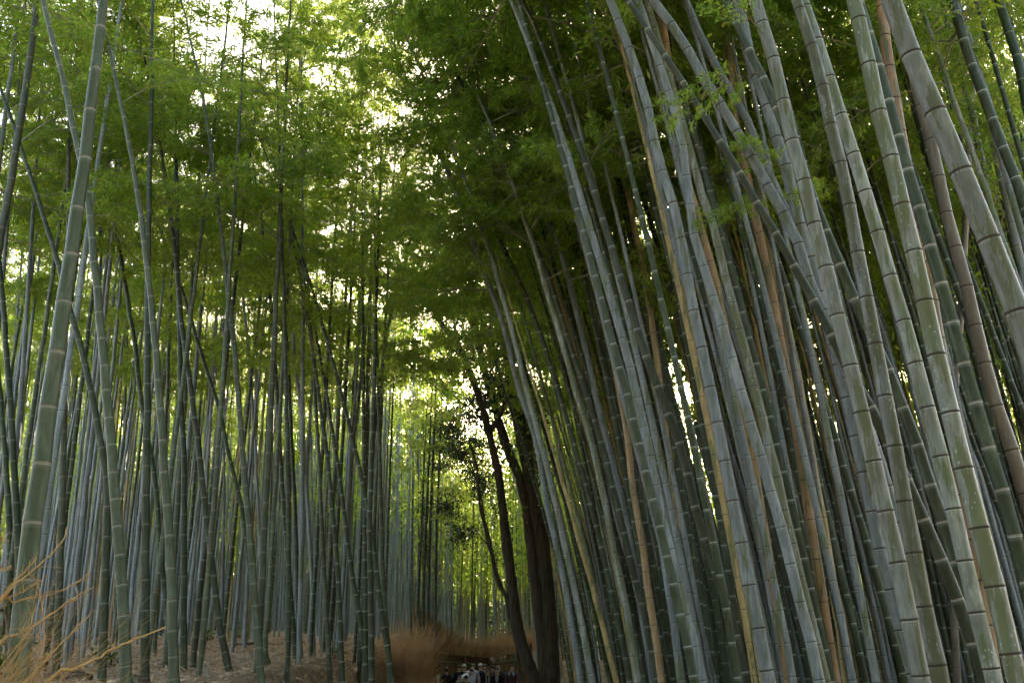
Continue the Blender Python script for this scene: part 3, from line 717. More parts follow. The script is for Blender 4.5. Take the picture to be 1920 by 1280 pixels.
# --- the far grove: countless culms and their canopy
def far_grove():
    g = np.random.default_rng(21)
    V, Fq, UV, MI, n0 = [], [], [], [], 0
    P, D, LN, WD = [], [], [], []
    n = 0
    zones = [(950, (33, 78), None, 215, 0.30), (240, (52, 82), (-14, 6), 240, 0.30), (430, (15, 38), (0.085, 0.7), 230, 0.46), (60, (22, 34), (-0.6, -0.12), 200, 0.5),
             (270, (42, 72), (-0.6, -0.1), 290, 0.32), (150, (20, 38), (0.14, 0.34), 230, 0.44), (230, (39, 76), (0.04, 0.32), 560, 0.30), (560, (34, 80), (-0.58, -0.06), 70, 0.45), (260, (10.5, 26), (0.10, 0.66), 110, 0.62)]
    plan = [z for z in zones for _ in range(z[0])]
    while n < len(plan):
        _, (ya, yb), xs, k, cu0 = plan[n]
        y = math.sqrt(g.uniform(ya ** 2, yb ** 2))
        if xs is None: x = g.uniform(-0.62, 0.62) * y
        elif abs(xs[0]) > 1: x = g.uniform(*xs)
        else: x = g.uniform(*xs) * y
        if 0 < x < xr(y) + 1.5 and y < 38: x = xr(y) + 1.5 + g.uniform(0, 3)
        if x > 0 and y < 36 and proj((x, y, 2.2))[0] < 1075: continue
        if xs is None and x > 0 and y < 36: continue
        if xl(46) - 0.5 < x < xr(46) + 1.0 and y < 51: continue
        n += 1
        z0 = h1(x, y) - 0.1; ht = g.uniform(13, 17) * (1.35 if k == 560 else 1.3 if k == 290 else 1.0); dia = g.uniform(0.075, 0.12)
        sx = g.normal(-0.015, 0.03) if x < 0.05 * y else g.normal(-0.24 + 0.26 * x / y, 0.035)
        sy = g.normal(0, 0.03)
        t = np.linspace(0, 1, 9)
        path = np.stack([x + sx * ht * t ** 1.3, y + sy * ht * t, z0 + ht * t], -1)
        X, Yp, zc = proj(path[5])
        clear = True
        for q in catmull(path[::2], 6):
            a, b, zc = proj(q)
            if abs(b - 735) < 30 and abs(a - 1283) < 18 + F * dia / zc / 2: clear = False
        if not clear: continue
        v, f = tube(path, dia / 2 * (1 - 0.93 * t ** 1.5), 5)
        V.append(v); Fq.append(f + n0); n0 += len(v)
        UV.append(np.stack([np.zeros(45), np.repeat(t * ht / 0.34, 5)], -1))
        MI += [int(g.choice(4, p=[0.58, 0.18, 0.17, 0.07] if x < 0.04 * y else [0.04, 0.62, 0.24, 0.10]))] * len(f)  # level side weighted to darker green culms: grove shade put into their colour
        u = g.uniform(0.5, 1.02, k); c = np.stack([np.interp(np.clip(u, 0, 1), t, path[:, i]) for i in range(3)], -1)
        # leaves in drooping clusters off the culm
        ncl = 16
        ca = g.uniform(0, 2 * math.pi, ncl); cu = g.uniform(cu0, 1.0, ncl); crr = g.uniform(0.3, 1.5, ncl) * (1.25 - 0.6 * cu)
        idx = g.integers(0, ncl, k)
        cc = np.stack([np.interp(cu[idx], t, path[:, i]) for i in range(3)], -1)
        off = np.stack([np.cos(ca[idx]) * crr[idx], np.sin(ca[idx]) * crr[idx], g.normal(0, 0.1, k) + 0.2], -1) + g.normal(0, 0.33, (k, 3)) * np.array([1, 1, 0.55])
        P.append(cc + off); D.append(unit(off * np.array([0.5, 0.5, 0]) + g.normal(0, 0.7, (k, 3)) + np.array([0, 0, -0.5])))
        q = 0.7 if y < 38 else (1.05 if y < 55 else 1.45)
        LN.append(g.uniform(0.18, 0.32, k) * q); WD.append(g.uniform(0.045, 0.08, k) * q)
    me = new_mesh('bamboo_grove', np.concatenate(V), np.concatenate(Fq), [M['far'], M['green'], M['blue'], M['tan']], MI, np.concatenate(UV), True)
    tag(link('bamboo_grove', me), 'dense far grove of countless thin bamboo culms', 'bamboo grove', kind='stuff')
    P = np.concatenate(P); D = np.concatenate(D); LN = np.concatenate(LN); WD = np.concatenate(WD)
    zc = P[:, 1] * CT + (P[:, 2] - EYE) * ST
    X = 960 + F * P[:, 0] / zc; Yp = 640 - F * (-P[:, 1] * ST + (P[:, 2] - EYE) * CT) / zc
    keep = np.ones(len(P), bool)
    for cx, cy_, rx, ry in GAPS:
        keep &= ((X - cx) / rx) ** 2 + ((Yp - cy_) / ry) ** 2 > 1
    P, D, LN, WD = P[keep], D[keep], LN[keep], WD[keep]
    Nn = unit(g.normal(0, 0.6, P.shape) + np.array([0, 0, 1]))
    v, f = leaves(P, D, Nn, LN, WD)
    tag(link('bamboo_canopy', new_mesh('bamboo_canopy', v, f, [M['leaf']])), 'yellow-green leaf canopy of the far bamboo grove', 'canopy', kind='stuff')
far_grove()
def back_grove():
    g = np.random.default_rng(31)
    V, Fq, UV, MI, n0 = [], [], [], [], 0
    LV, LF = [], []
    for i in range(560):
        sd = -1 if i % 2 else 1
        y = g.uniform(-34, 3.2); x = sd * (g.uniform(0, 1) ** 1.3 * 15 + (3.3 if sd > 0 else 3.6))
        if y > 0 and abs(x) < 4: x = sd * (4 + g.uniform(0, 3))
        z0 = h1(x, y) - 0.1; ht = g.uniform(13, 17); dia = g.uniform(0.09, 0.13)
        sx = -0.10 if sd > 0 else 0.03
        t = np.linspace(0, 1, 9)
        path = np.stack([x + sx * ht * t ** 1.4, y + 0.0 * t, z0 + ht * t], -1)
        v, f = tube(path, dia / 2 * (1 - 0.9 * t ** 1.5), 6)
        V.append(v); Fq.append(f + n0); n0 += len(v)
        UV.append(np.stack([np.zeros(54), np.repeat(t * ht / 0.36, 6)], -1)); MI += [int(g.integers(0, 3))] * len(f)
        k = 150
        u = g.uniform(0.48, 1.0, k)
        P = np.stack([np.interp(u, t, path[:, q]) for q in range(3)], -1) + g.normal(0, 0.75, (k, 3)) * np.array([1, 1, 0.6])
        lv, lf = leaves(P, unit(g.normal(0, 1, (k, 3)) + np.array([0, 0, -0.4])), unit(g.normal(0, 0.6, (k, 3)) + np.array([0, 0, 1])), g.uniform(0.35, 0.55, k), g.uniform(0.08, 0.13, k))
        LV.append(lv); LF.append(lf + i * 4 * k)
    tag(link('bamboo_grove', new_mesh('bamboo_grove', np.concatenate(V), np.concatenate(Fq), [M['blue'], M['green'], M['pale']], MI, np.concatenate(UV), True)), 'bamboo culms lining the rest of the path out of the picture', 'bamboo grove', kind='stuff')
    tag(link('bamboo_canopy', new_mesh('bamboo_canopy', np.concatenate(LV), np.concatenate(LF), [M['leaf']])), 'leaf canopy over the rest of the path out of the picture', 'canopy', kind='stuff')
back_grove()
def far_forest():
    g = np.random.default_rng(77)
    k = 90000
    # crowns of a wooded slope, each crown a cluster of leaf clumps
    nc = 700
    cy_ = g.uniform(88, 150, nc); cx = g.uniform(-0.75, 0.75, nc) * cy_; cz = g.uniform(1.0, 1.0, nc) * (0.6 + g.uniform(0, 1, nc) ** 1.4 * (13 + (cy_ - 88) * 0.13))
    i = g.integers(0, nc, k)
    P = np.stack([cx[i], cy_[i], cz[i]], -1) + g.normal(0, 1, (k, 3)) * np.array([2.4, 2.0, 1.7])
    P[:, 2] = P[:, 2] * 0.8 + H(P[:, 0], P[:, 1])
    D = unit(g.normal(0, 1, (k, 3)) + np.array([0, 0, -0.3]))
    v, f = leaves(P, D, unit(g.normal(0, 0.8, (k, 3)) + np.array([0, 0, 1])), g.uniform(0.65, 1.2, k), g.uniform(0.32, 0.58, k))
    tag(link('far_forest', new_mesh('far_forest', v, f, [M['broadleaf']])), 'distant wooded slope closing the view behind the grove', 'forest', kind='stuff')
far_forest()

# ------------------------------------------------------------------ dark trees
def tree(name, label, limbs, crown_spec, leafmat, seed, base, ls=1.0):
    g = np.random.default_rng(seed)
    base = np.array(base)
    root = thing(name, tuple(base), label, 'tree')
    for i, (nm, pts, r0, r1, sd) in enumerate(limbs):
        path = catmull(pts, 6)
        t = np.linspace(0, 1, len(path))
        rr = r0 + (r1 - r0) * t
        if nm == 'trunk': rr = rr * (1 + 0.5 * np.exp(-t * len(path) / 2.2))
        rr = rr * (1 + 0.07 * np.sin(t * 23 + i))
        v, f = tube(path - base, rr, sd)
        # lumpy bark outline
        v = v + unit(v - np.repeat(path - base, sd, axis=0)) * (g.normal(0, 0.07, (len(v), 1)) * np.repeat(rr, sd)[:, None])
        link(nm, new_mesh(nm, v, f, [M['bark']], smooth=True), root)
    P, D, LN = [], [], []
    tw = MB()
    for (c, r, k) in crown_spec:
        c = np.array(c); r = np.array(r)
        ncl = max(4, k // 45)
        cen = c + g.normal(0, 0.5, (ncl, 3)) * r
        for q in cen:
            m = int(k / ncl)
            P.append(q + g.normal(0, 0.22, (m, 3)) * np.array([1, 1, 0.6])); D.append(unit(g.normal(0, 1, (m, 3)) + np.array([0, 0, -0.3]))); LN.append(g.uniform(0.07, 0.13, m) * ls)
            mid = (q + c) / 2 + g.normal(0, 0.12, 3)
            tw.tube(catmull([c - base, mid - base, q - base], 4), np.linspace(0.014, 0.004, 9), 4)
    P = np.concatenate(P); D = np.concatenate(D); LN = np.concatenate(LN)
    keep = np.array([not in_gap(p) for p in P])
    P, D, LN = P[keep], D[keep], LN[keep]
    Nn = unit(g.normal(0, 0.7, P.shape) + np.array([0, -0.2, 1]))
    v, f = leaves(P, D, Nn, LN, LN * 0.48)
    link('crown', new_mesh('crown', v - base, f, [M[leafmat]]), root)
    if tw.v: link('twigs', tw.mesh('twigs', [M['bark']]), root)['kind'] = 'stuff'
    return root
def gp(px, Y):
    p = at(px, 1280, Y); return np.array([p[0], Y, h1(p[0], Y) - 0.15])
Y2 = 30.0
b2 = gp(1012, Y2)
A = lambda x, y, Y=Y2: at(x, y, Y)
limbs2 = [('trunk', [b2, A(1003, 1277), A(973, 1193), A(960, 1093), A(947, 993), A(935, 893), A(915, 800)], 0.21, 0.11, 10),
          ('limb', [A(916, 812), A(903, 760), A(875, 682), A(855, 645), A(828, 605), A(811, 554), A(790, 500), A(765, 470), A(742, 440)], 0.12, 0.07, 8),
          ('limb', [A(918, 810), A(945, 760), A(950, 690), A(930, 600), A(925, 520), A(905, 420)], 0.09, 0.04, 8),
          ('limb', [A(957, 1130), A(933, 1087), A(917, 1010), A(900, 947), A(894, 880), A(878, 820)], 0.075, 0.03, 7),
          ('branch', [A(790, 500), A(751, 500), A(720, 420), A(690, 402), A(660, 398), A(625, 368), A(575, 330), A(520, 285)], 0.07, 0.025, 7),
          ('branch', [A(742, 440), A(700, 380), A(665, 345), A(630, 315)], 0.045, 0.015, 6),
          ('branch', [A(870, 675), A(840, 560), A(830, 500), A(800, 420)], 0.05, 0.02, 6),
          ('branch', [A(896, 900), A(860, 850), A(835, 800)], 0.03, 0.01, 5)]
cs2 = []
gg = np.random.default_rng(5)
for (x, y, rx, rz, k) in [(800, 430, 1.3, 1.0, 2600), (735, 420, 1.0, 0.8, 1500), (860, 500, 1.1, 1.0, 2400), (780, 560, 1.0, 0.8, 1500), (830, 680, 0.9, 0.7, 1300), (730, 520, 1.0, 0.7, 1000), (690, 360, 0.9, 0.6, 700), (620, 340, 0.9, 0.5, 600), (560, 290, 0.9, 0.6, 600), (900, 420, 1.0, 0.9, 1300),
                          (850, 620, 0.8, 0.7, 700), (900, 560, 0.9, 0.9, 1200), (660, 300, 0.8, 0.6, 500), (770, 340, 1.2, 0.9, 1000), (930, 680, 0.7, 0.7, 700)]:
    cs2.append((A(x, y, Y2 + gg.uniform(-1, 1.5)), (rx, 0.9, rz), k))
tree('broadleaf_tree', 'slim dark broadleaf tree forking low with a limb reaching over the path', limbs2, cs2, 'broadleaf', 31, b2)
Y1 = 33.0
b1 = gp(1036, Y1)
B = lambda x, y, Y=Y1: at(x, y, Y)
limbs1 = [('trunk', [b1, B(1034, 1280), B(1029, 1160), B(1016, 1027), B(1000, 930), B(985, 850), B(972, 780), B(958, 700), B(945, 600), B(930, 480)], 0.30, 0.17, 14),
          ('trunk', [b1 + np.array([-0.25, -0.15, 0]), B(1022, 1270), B(1012, 1160), B(998, 1027), B(982, 920), B(955, 850), B(938, 800), B(922, 740), B(900, 660), B(890, 580), B(880, 500)], 0.25, 0.07, 12),
          ('limb', [B(990, 870), B(990, 800), B(985, 740), B(975, 640), B(985, 520), B(980, 430)], 0.20, 0.06, 10)]
cs1 = []
for (x, y, rx, rz, k, dy) in [(960, 560, 1.4, 1.3, 3200, 0), (900, 640, 1.1, 0.9, 2200, 1), (980, 420, 1.5, 1.3, 3200, 0), (940, 720, 0.9, 0.8, 1800, -0.6), (1010, 640, 1.1, 1.3, 2200, 0.6), (985, 760, 0.8, 0.9, 1500, -0.8), (1000, 860, 0.7, 0.8, 700, -0.9), (880, 480, 1.4, 1.2, 3000, 0.5), (930, 340, 1.4, 1.2, 2600, 0), (860, 570, 1.0, 0.9, 1800, 1.2), (905, 760, 0.8, 0.7, 1300, 0.4), (960, 640, 1.2, 1.0, 2000, 0.8)]:
    cs1.append((B(x, y, Y1 + dy), (rx, 0.9, rz), k))
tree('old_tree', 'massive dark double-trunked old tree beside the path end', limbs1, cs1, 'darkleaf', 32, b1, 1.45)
# bright lime tree beyond the fence, seen between the groves
Y5 = 56.0
b5 = gp(800, Y5)
Q = lambda x, y, Y=Y5: at(x, y, Y)
limbs5 = [('trunk', [b5, Q(800, 1150), Q(796, 1000), Q(786, 880), Q(780, 760), Q(775, 660), Q(768, 560)], 0.24, 0.06, 9),
          ('limb', [Q(790, 920), Q(820, 820), Q(850, 720)], 0.10, 0.04, 7), ('limb', [Q(785, 860), Q(750, 780), Q(715, 700)], 0.10, 0.04, 7), ('limb', [Q(778, 720), Q(810, 640), Q(835, 560)], 0.07, 0.03, 6)]
cs5 = []
for (x, y, rx, rz, k) in [(780, 700, 1.6, 1.3, 2200), (840, 730, 1.5, 1.3, 2000), (720, 690, 1.5, 1.3, 1800), (800, 800, 1.6, 1.2, 2000), (860, 660, 1.4, 1.2, 1500), (750, 620, 1.4, 1.2, 1500), (700, 600, 1.2, 1.2, 1200), (820, 640, 1.2, 1.0, 1200), (760, 540, 1.2, 1.1, 1100), (850, 830, 1.3, 1.0, 1300), (710, 790, 1.4, 1.2, 1400), (840, 560, 1.2, 1.0, 900), (690, 510, 1.2, 1.0, 900)]:
    cs5.append((Q(x, y, Y5 + gg.uniform(-2, 2)), (rx, 1.3, rz), k))
tree('lime_green_tree', 'bright lime-green leafy tree glowing between the groves beyond the fence', limbs5, cs5, 'leaf', 35, b5, 2.7)
# glossy dark understorey tree in front of the far grove
Y3 = 31.5
b3 = gp(985, 36.0)
E = lambda x, y, Y=36.0: at(x, y, Y)
limbs3 = [('trunk', [b3, E(972, 1230), E(948, 1120), E(915, 1020), E(902, 930), E(880, 860)], 0.06, 0.03, 7),
          ('branch', [E(905, 950), E(870, 900), E(840, 850)], 0.025, 0.01, 5), ('branch', [E(912, 1020), E(880, 980), E(850, 960)], 0.022, 0.008, 5), ('branch', [E(902, 930), E(930, 880), E(940, 820)], 0.022, 0.008, 5)]
cs3 = []
for (x, y, rx, rz, k) in [(845, 800, 0.9, 0.7, 2200), (870, 850, 1.1, 0.8, 2200), (900, 900, 0.9, 0.7, 1500), (840, 950, 0.9, 0.6, 1100), (870, 1000, 0.9, 0.6, 900), (880, 780, 0.9, 0.6, 1600), (930, 960, 0.5, 0.8, 300), (910, 830, 0.7, 0.5, 500), (820, 870, 0.6, 0.5, 400), (935, 1050, 0.4, 0.5, 150)]:
    cs3.append((E(x, y, 36 + gg.uniform(-0.8, 0.8)), (rx, 0.8, rz), k))
tree('understorey_tree', 'thin evergreen tree with glossy dark leaves before the far grove', limbs3, cs3, 'darkleaf', 33, b3)

# small evergreen shrub on the fence line
def shrub(name, base, ht, wd, n, label, mat='darkleaf', seed=1, group=None):
    g = np.random.default_rng(seed)
    base = np.array(base)
    root = thing(name, tuple(base), label, 'shrub', group)
    mb = MB(); P, D = [], []
    for i in range(7):
        a = g.uniform(0, 6.28); top = np.array([math.cos(a) * wd * 0.4 * g.uniform(0.3, 1), math.sin(a) * wd * 0.4, ht * g.uniform(0.55, 1.0)])
        mb.tube(catmull([(0, 0, -0.05), top * 0.5 + g.normal(0, 0.03, 3), top], 4), np.linspace(0.012, 0.004, 9), 4)
        m = n // 7
        u = g.uniform(0.25, 1.05, m)[:, None]
        P.append(top * u + g.normal(0, 0.16, (m, 3)) * wd * (1.2 - 0.7 * u)); D.append(unit(g.normal(0, 1, (m, 3)) + np.array([0, 0, 0.2])))
    P = np.concatenate(P); D = np.concatenate(D)
    v, f = leaves(P, D, unit(g.normal(0, 0.7, P.shape) + np.array([0, 0, 1])), g.uniform(0.06, 0.11, len(P)), g.uniform(0.025, 0.045, len(P)))
    link('stem', mb.mesh('stem', [M['bark']]), root); link('foliage', new_mesh('foliage', v, f, [M[mat]]), root)
    return root
p = at(910, 1185, 50.0); shrub('shrub', (p[0], 50.0, h1(p[0], 50.0) - 0.05), 2.6, 1.3, 1500, 'small dark evergreen shrub behind the end fence', seed=3)
for i, (px, Yb, hh, nn) in enumerate([(385, 30, 0.45, 200), (440, 33, 0.5, 260), (475, 34, 0.4, 200), (20, 14, 0.5, 260), (625, 22, 0.25, 120), (205, 16, 0.3, 150)]):
    p = at(px, 1230, Yb)
    shrub('low_plant', (p[0], Yb, h1(p[0], Yb) - 0.03), hh, 0.7, nn, 'low green plant growing in the leaf litter of the bank', 'broadleaf', 40 + i, 'low plants on the bank')

# ------------------------------------------------------------------ leaf litter, stumps, poles on the bank
def litter():
    g = np.random.default_rng(9)
    n = 42000
    y = np.sqrt(g.uniform(7 ** 2, 38 ** 2, n)); x = g.uniform(-0.58, -0.08, n) * y
    ok = x < xl(y) - 0.1; x, y = x[ok], y[ok]
    P = np.stack([x, y, H(x, y) + g.uniform(0.004, 0.05, len(x))], -1)
    D = unit(np.stack([g.normal(0, 1, len(x)), g.normal(0, 1, len(x)), g.normal(0, 0.25, len(x))], -1))
    v, f = leaves(P, D, unit(g.normal(0, 0.45, P.shape) + np.array([0, 0, 1])), g.uniform(0.07, 0.15, len(x)), g.uniform(0.018, 0.04, len(x)), 0.25)
    tag(link('leaf_litter', new_mesh('leaf_litter', v, f, [M['litterleaf']])), 'pale brown fallen bamboo leaves covering the bank', 'leaf litter', kind='stuff')
litter()
def rough_lump(seed, sx, sy, sz, mat, name, flat=True):
    bm = bmesh.new(); bmesh.ops.create_icosphere(bm, subdivisions=3, radius=1.0)
    g = np.random.default_rng(seed); ph = g.uniform(0, 6, 9)
    for v in bm.verts:
        c = v.co
        k = 1 + 0.22 * math.sin(3 * c.x + ph[0]) * math.sin(4 * c.y + ph[1]) + 0.14 * math.sin(7 * c.z + ph[2] + 3 * c.x) + 0.08 * math.sin(13 * c.y + ph[3]) + 0.05 * math.sin(19 * c.x + ph[4])
        v.co = Vector((c.x * k * sx, c.y * k * sy, c.z * k * sz))
    me = bpy.data.meshes.new(name); bm.to_mesh(me); bm.free(); me.materials.append(mat)
    return me
def stump(px, Yb, r, hgt, label, seed):
    p = at(px, 1240, Yb); z = h1(p[0], Yb)
    root = thing('tree_stump', (p[0], Yb, z - 0.05), label, 'stump')
    g = np.random.default_rng(seed)
    t = np.linspace(0, 1, 7)
    v, f = tube(np.stack([0.05 * t, 0 * t, hgt * t], -1), r * (1 + 0.6 * np.exp(-t * 4)), 14)
    v = v + unit(v * np.array([1, 1, 0])) * g.normal(0, 0.08 * r, (len(v), 1))
    link('stump_wood', new_mesh('stump_wood', v, f, [M['stone']], smooth=False), root)
    a = np.arange(14) * 2 * math.pi / 14
    cap = np.concatenate([[(0.05, 0, hgt * 0.93)], np.stack([0.05 + r * np.cos(a), r * np.sin(a), np.full(14, hgt - 0.01)], -1)])
    link('cut_top', new_mesh('cut_top', cap, [(0, i + 1, (i + 1) % 14 + 1) for i in range(14)], [M['deadwood']]), root)
    for i in range(5):
        aa = g.uniform(0, 6.28)
        d = np.array([math.cos(aa), math.sin(aa), 0])
        link('root', new_mesh('root', *tube(catmull([d * r * 0.7 + (0, 0, hgt * 0.3), d * r * 1.7 + (0, 0, 0.09), d * r * 2.6 + (0, 0, -0.03)], 4), np.linspace(0.3 * r, 0.06 * r, 9), 6), [M['stone']], smooth=True), root)
stump(148, 13.0, 0.15, 0.2, 'dark rotten stump half buried in leaves on the bank', 2)
stump(262, 12.0, 0.12, 0.16, 'small dark stump at the foot of the green bamboos', 4)
def pole(pts, r, label):
    p0 = np.array(pts[0])
    root = thing('fallen_culm', tuple(p0), label, 'bamboo pole')
    path = catmull(pts, 8); t = np.linspace(0, 1, len(path))
    pl = link('pole', new_mesh('pole', *tube(path - p0, r * (1 - 0.3 * t), 9), [M['deadwood']], smooth=True), root)
    for k in range(1, len(path) - 1, 4):
        o = link('node_ring', RING['scarpale'], pl, tuple(path[k] - p0)); o.rotation_mode = 'QUATERNION'
        o.rotation_quaternion = Vector(path[k + 1] - path[k]).to_track_quat('Z', 'Y'); rr = r * (1 - 0.3 * t[k]); o.scale = (rr, rr, rr)
def onb(px, Yb, dz=0.0):
    p = at(px, 1240, Yb); return np.array([p[0], Yb, h1(p[0], Yb) + dz])
pole([onb(152, 13.6), at(147, 1130, 13.7), at(141, 1095, 13.8)], 0.022, 'broken white dead culm standing askew by the stump')
pole([onb(20, 15.0), at(14, 1160, 14.6), at(3, 1143, 14.2)], 0.035, 'grey dead culm leaning in the shade by the low plant')
pole([onb(365, 24, 0.0), at(370, 1185, 24.1), at(374, 1165, 24.3)], 0.05, 'short pale broken culm at the clearing edge')
pole([onb(440, 26, 0.05), onb(480, 27, 0.09), onb(525, 28, 0.05)], 0.05, 'grey culm lying on the leaves at the back of the clearing')
for i in range(16):
    g_ = np.random.default_rng(500 + i)
    yb = g_.uniform(11, 30); xb = -g_.uniform(0.18, 0.5) * yb
    if xb > xl(yb) - 0.8: continue
    root = thing('old_culm_stub', (xb, yb, h1(xb, yb) - 0.04), 'cut dark bamboo stub poking from the leaf litter on the bank', 'bamboo stub', 'cut stubs on the bank')
    hh = g_.uniform(0.08, 0.17); r = g_.uniform(0.03, 0.045)
    t = np.linspace(0, 1, 4)
    prof_v, prof_f = tube(np.stack([0.06 * t * hh, 0 * t, hh * t], -1), r * np.array([1.1, 1.0, 1.04, 1.0]), 10)
    link('stub_wall', new_mesh('stub_wall', prof_v, prof_f, [M['deadwood']], smooth=True), root)
    a = np.arange(10) * 2 * math.pi / 10
    link('cut_face', new_mesh('cut_face', np.concatenate([[(0.06 * hh, 0, hh * 0.8)], np.stack([0.06 * hh + r * np.cos(a) * 0.97, r * np.sin(a) * 0.97, np.full(10, hh * 0.985)], -1)]), [(0, i_ + 1, (i_ + 1) % 10 + 1) for i_ in range(10)], [M['deadwood']]), root)

# ------------------------------------------------------------------ brushwood
def brush_mesh(n, base_fn, dir_fn, ln, r, seed, mat, curve=0.25, name='brush'):
    """n thin bent stalks as narrow three-sided tubes"""
    g = np.random.default_rng(seed)
    V, Fc = [], []
    k = 4
    t = np.linspace(0, 1, k)
    for i in range(n):
        b = base_fn(g); d = dir_fn(g, b); L = g.uniform(*ln)
        bend = g.normal(0, curve, 3)
        path = b + d * L * t[:, None] + bend * L * (t ** 2)[:, None]
        v, f = tube(path, g.uniform(*r) * (1.1 - t * 0.8), 3)
        V.append(v); Fc.append(f + i * 3 * k)
    return new_mesh(name, np.concatenate(V), np.concatenate(Fc), [mat])

# brush hedge on the edge of the path (tall shaggy clump, low mound nearer)
def clump(name, c, size, top, n, seed, label, mat='brush', ln=(0.5, 1.1), lean=(0, 0)):
    c = np.array(c); root = thing(name, tuple(c), label, 'brush hedge')
    def bf(g): return np.array([g.uniform(-1, 1) * size[0], g.uniform(-1, 1) * size[1], top * g.uniform(0.0, 0.75)])
    def df(g, b): return unit(np.array([b[0] / size[0] * 0.28 + lean[0] + g.normal(0, 0.17), g.normal(-0.25, 0.3) + lean[1], 1.0]))
    o = link('brush', brush_mesh(n, bf, df, ln, (0.006, 0.013), seed, M[mat], 0.22), root); o['kind'] = 'stuff'
    core = rough_lump(seed, size[0] * 0.9, size[1] * 0.9, top * 0.62, M['brush2'], 'core')
    link('core', core, root, (0, 0, 0.0))
p = at(772, 1240, 29.5); clump('brush_hedge', (p[0], 29.5, h1(p[0] + 0.6, 29.5)), (0.32, 1.6), 2.25, 4600, 61, 'tall shaggy rust-brown brush hedge beside the path', ln=(0.6, 1.25))
p = at(790, 1280, 25.5); clump('brush_mound', (p[0], 25.5, h1(p[0], 25.5) - 0.1), (0.28, 1.5), 1.2, 3000, 62, 'low rounded brown brush mound in front of the tall hedge', ln=(0.3, 0.62))

# dark thin poles beside the hedge
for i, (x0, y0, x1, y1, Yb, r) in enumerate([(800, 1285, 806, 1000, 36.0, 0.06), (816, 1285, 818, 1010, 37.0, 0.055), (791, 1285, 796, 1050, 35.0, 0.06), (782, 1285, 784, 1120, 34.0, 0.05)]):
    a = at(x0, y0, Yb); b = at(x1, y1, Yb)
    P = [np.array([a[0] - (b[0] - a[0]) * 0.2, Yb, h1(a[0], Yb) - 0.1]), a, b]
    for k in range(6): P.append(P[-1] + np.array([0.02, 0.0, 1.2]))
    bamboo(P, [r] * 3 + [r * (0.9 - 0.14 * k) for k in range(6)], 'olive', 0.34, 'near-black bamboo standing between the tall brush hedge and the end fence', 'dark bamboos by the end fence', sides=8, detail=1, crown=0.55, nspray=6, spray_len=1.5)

# end fence: two sections meeting in a corner, each with rails, posts and reed panel
def fence_section(pa, pb, za, zb, label, seed):
    pa = np.array(pa); pb = np.array(pb)
    ga, gb = h1(*pa), h1(*pb)
    base = np.array([pa[0], pa[1], ga])
    root = thing('brushwood_fence', tuple(base), label, 'fence', 'brushwood fences at the path end')
    g = np.random.default_rng(seed)
    def P(u, z): 
        q = pa + (pb - pa) * u
        return np.array([q[0], q[1], ga + (gb - ga) * u + z - 0 * ga]) - base
    top = lambda u: za + (zb - za) * u - (ga + (gb - ga) * u)
    L = np.linalg.norm(pb - pa); nrm = np.array([(pb - pa)[1], -(pb - pa)[0], 0]) / L
    if nrm[1] > 0: nrm = -nrm
    for k, dz in enumerate((0.0, -0.52, -1.05)):
        us = np.linspace(-0.02, 1.02, 9)
        path = np.array([P(u, top(u) + dz) + nrm * 0.05 for u in us])
        link('rail', new_mesh('rail', *tube(path, np.full(9, 0.034), 8, ref=(0, 0, 1)), [M['left']], smooth=True, uv=np.stack([np.zeros(72), np.repeat(us * L / 0.35, 8)], -1)), root)
    npst = max(2, int(L / 1.8) + 1)
    for k in range(npst):
        u = k / (npst - 1)
        link('post', new_mesh('post', *tube(np.array([P(u, -0.1), P(u, top(u) * 0.5), P(u, top(u) + 0.08)]), np.full(3, 0.05), 8), [M['bark']], smooth=True), root)
    def bf(g): u = g.uniform(0, 1); return P(u, 0) + nrm * g.uniform(-0.03, 0.03)
    def df(g, b): return unit(np.array([g.normal(0, 0.02), g.normal(0, 0.02), 1]))
    o = link('reed_panel', brush_mesh(int(L * 260), bf, df, (1.75, 2.2), (0.007, 0.012), seed, M['brush2'], 0.01), root); o['kind'] = 'stuff'
    def bf2(g): u = g.uniform(0, 1); return P(u, top(u) - 0.2) + nrm * g.uniform(-0.3, 0.2)
    def df2(g, b): return unit(np.array([g.normal(0, 0.35), g.normal(-0.1, 0.35), 1]))
    o = link('brush_topping', brush_mesh(int(L * 330), bf2, df2, (0.45, 1.0), (0.005, 0.010), seed + 1, M['brush'], 0.25), root); o['kind'] = 'stuff'
q0 = at(775, 1211, 42.0); q1 = at(912, 1224, 47.0); q2 = at(995, 1209, 43.0)
fence_section(q0[:2], q1[:2], q0[2], q1[2], 'longer run of brown brushwood fence with bamboo rails behind the crowd', 71)
fence_section(q1[:2] + np.array([0.05, 0]), q2[:2], q1[2], q2[2], 'shorter run of brushwood fence turning towards the dark tree', 75)

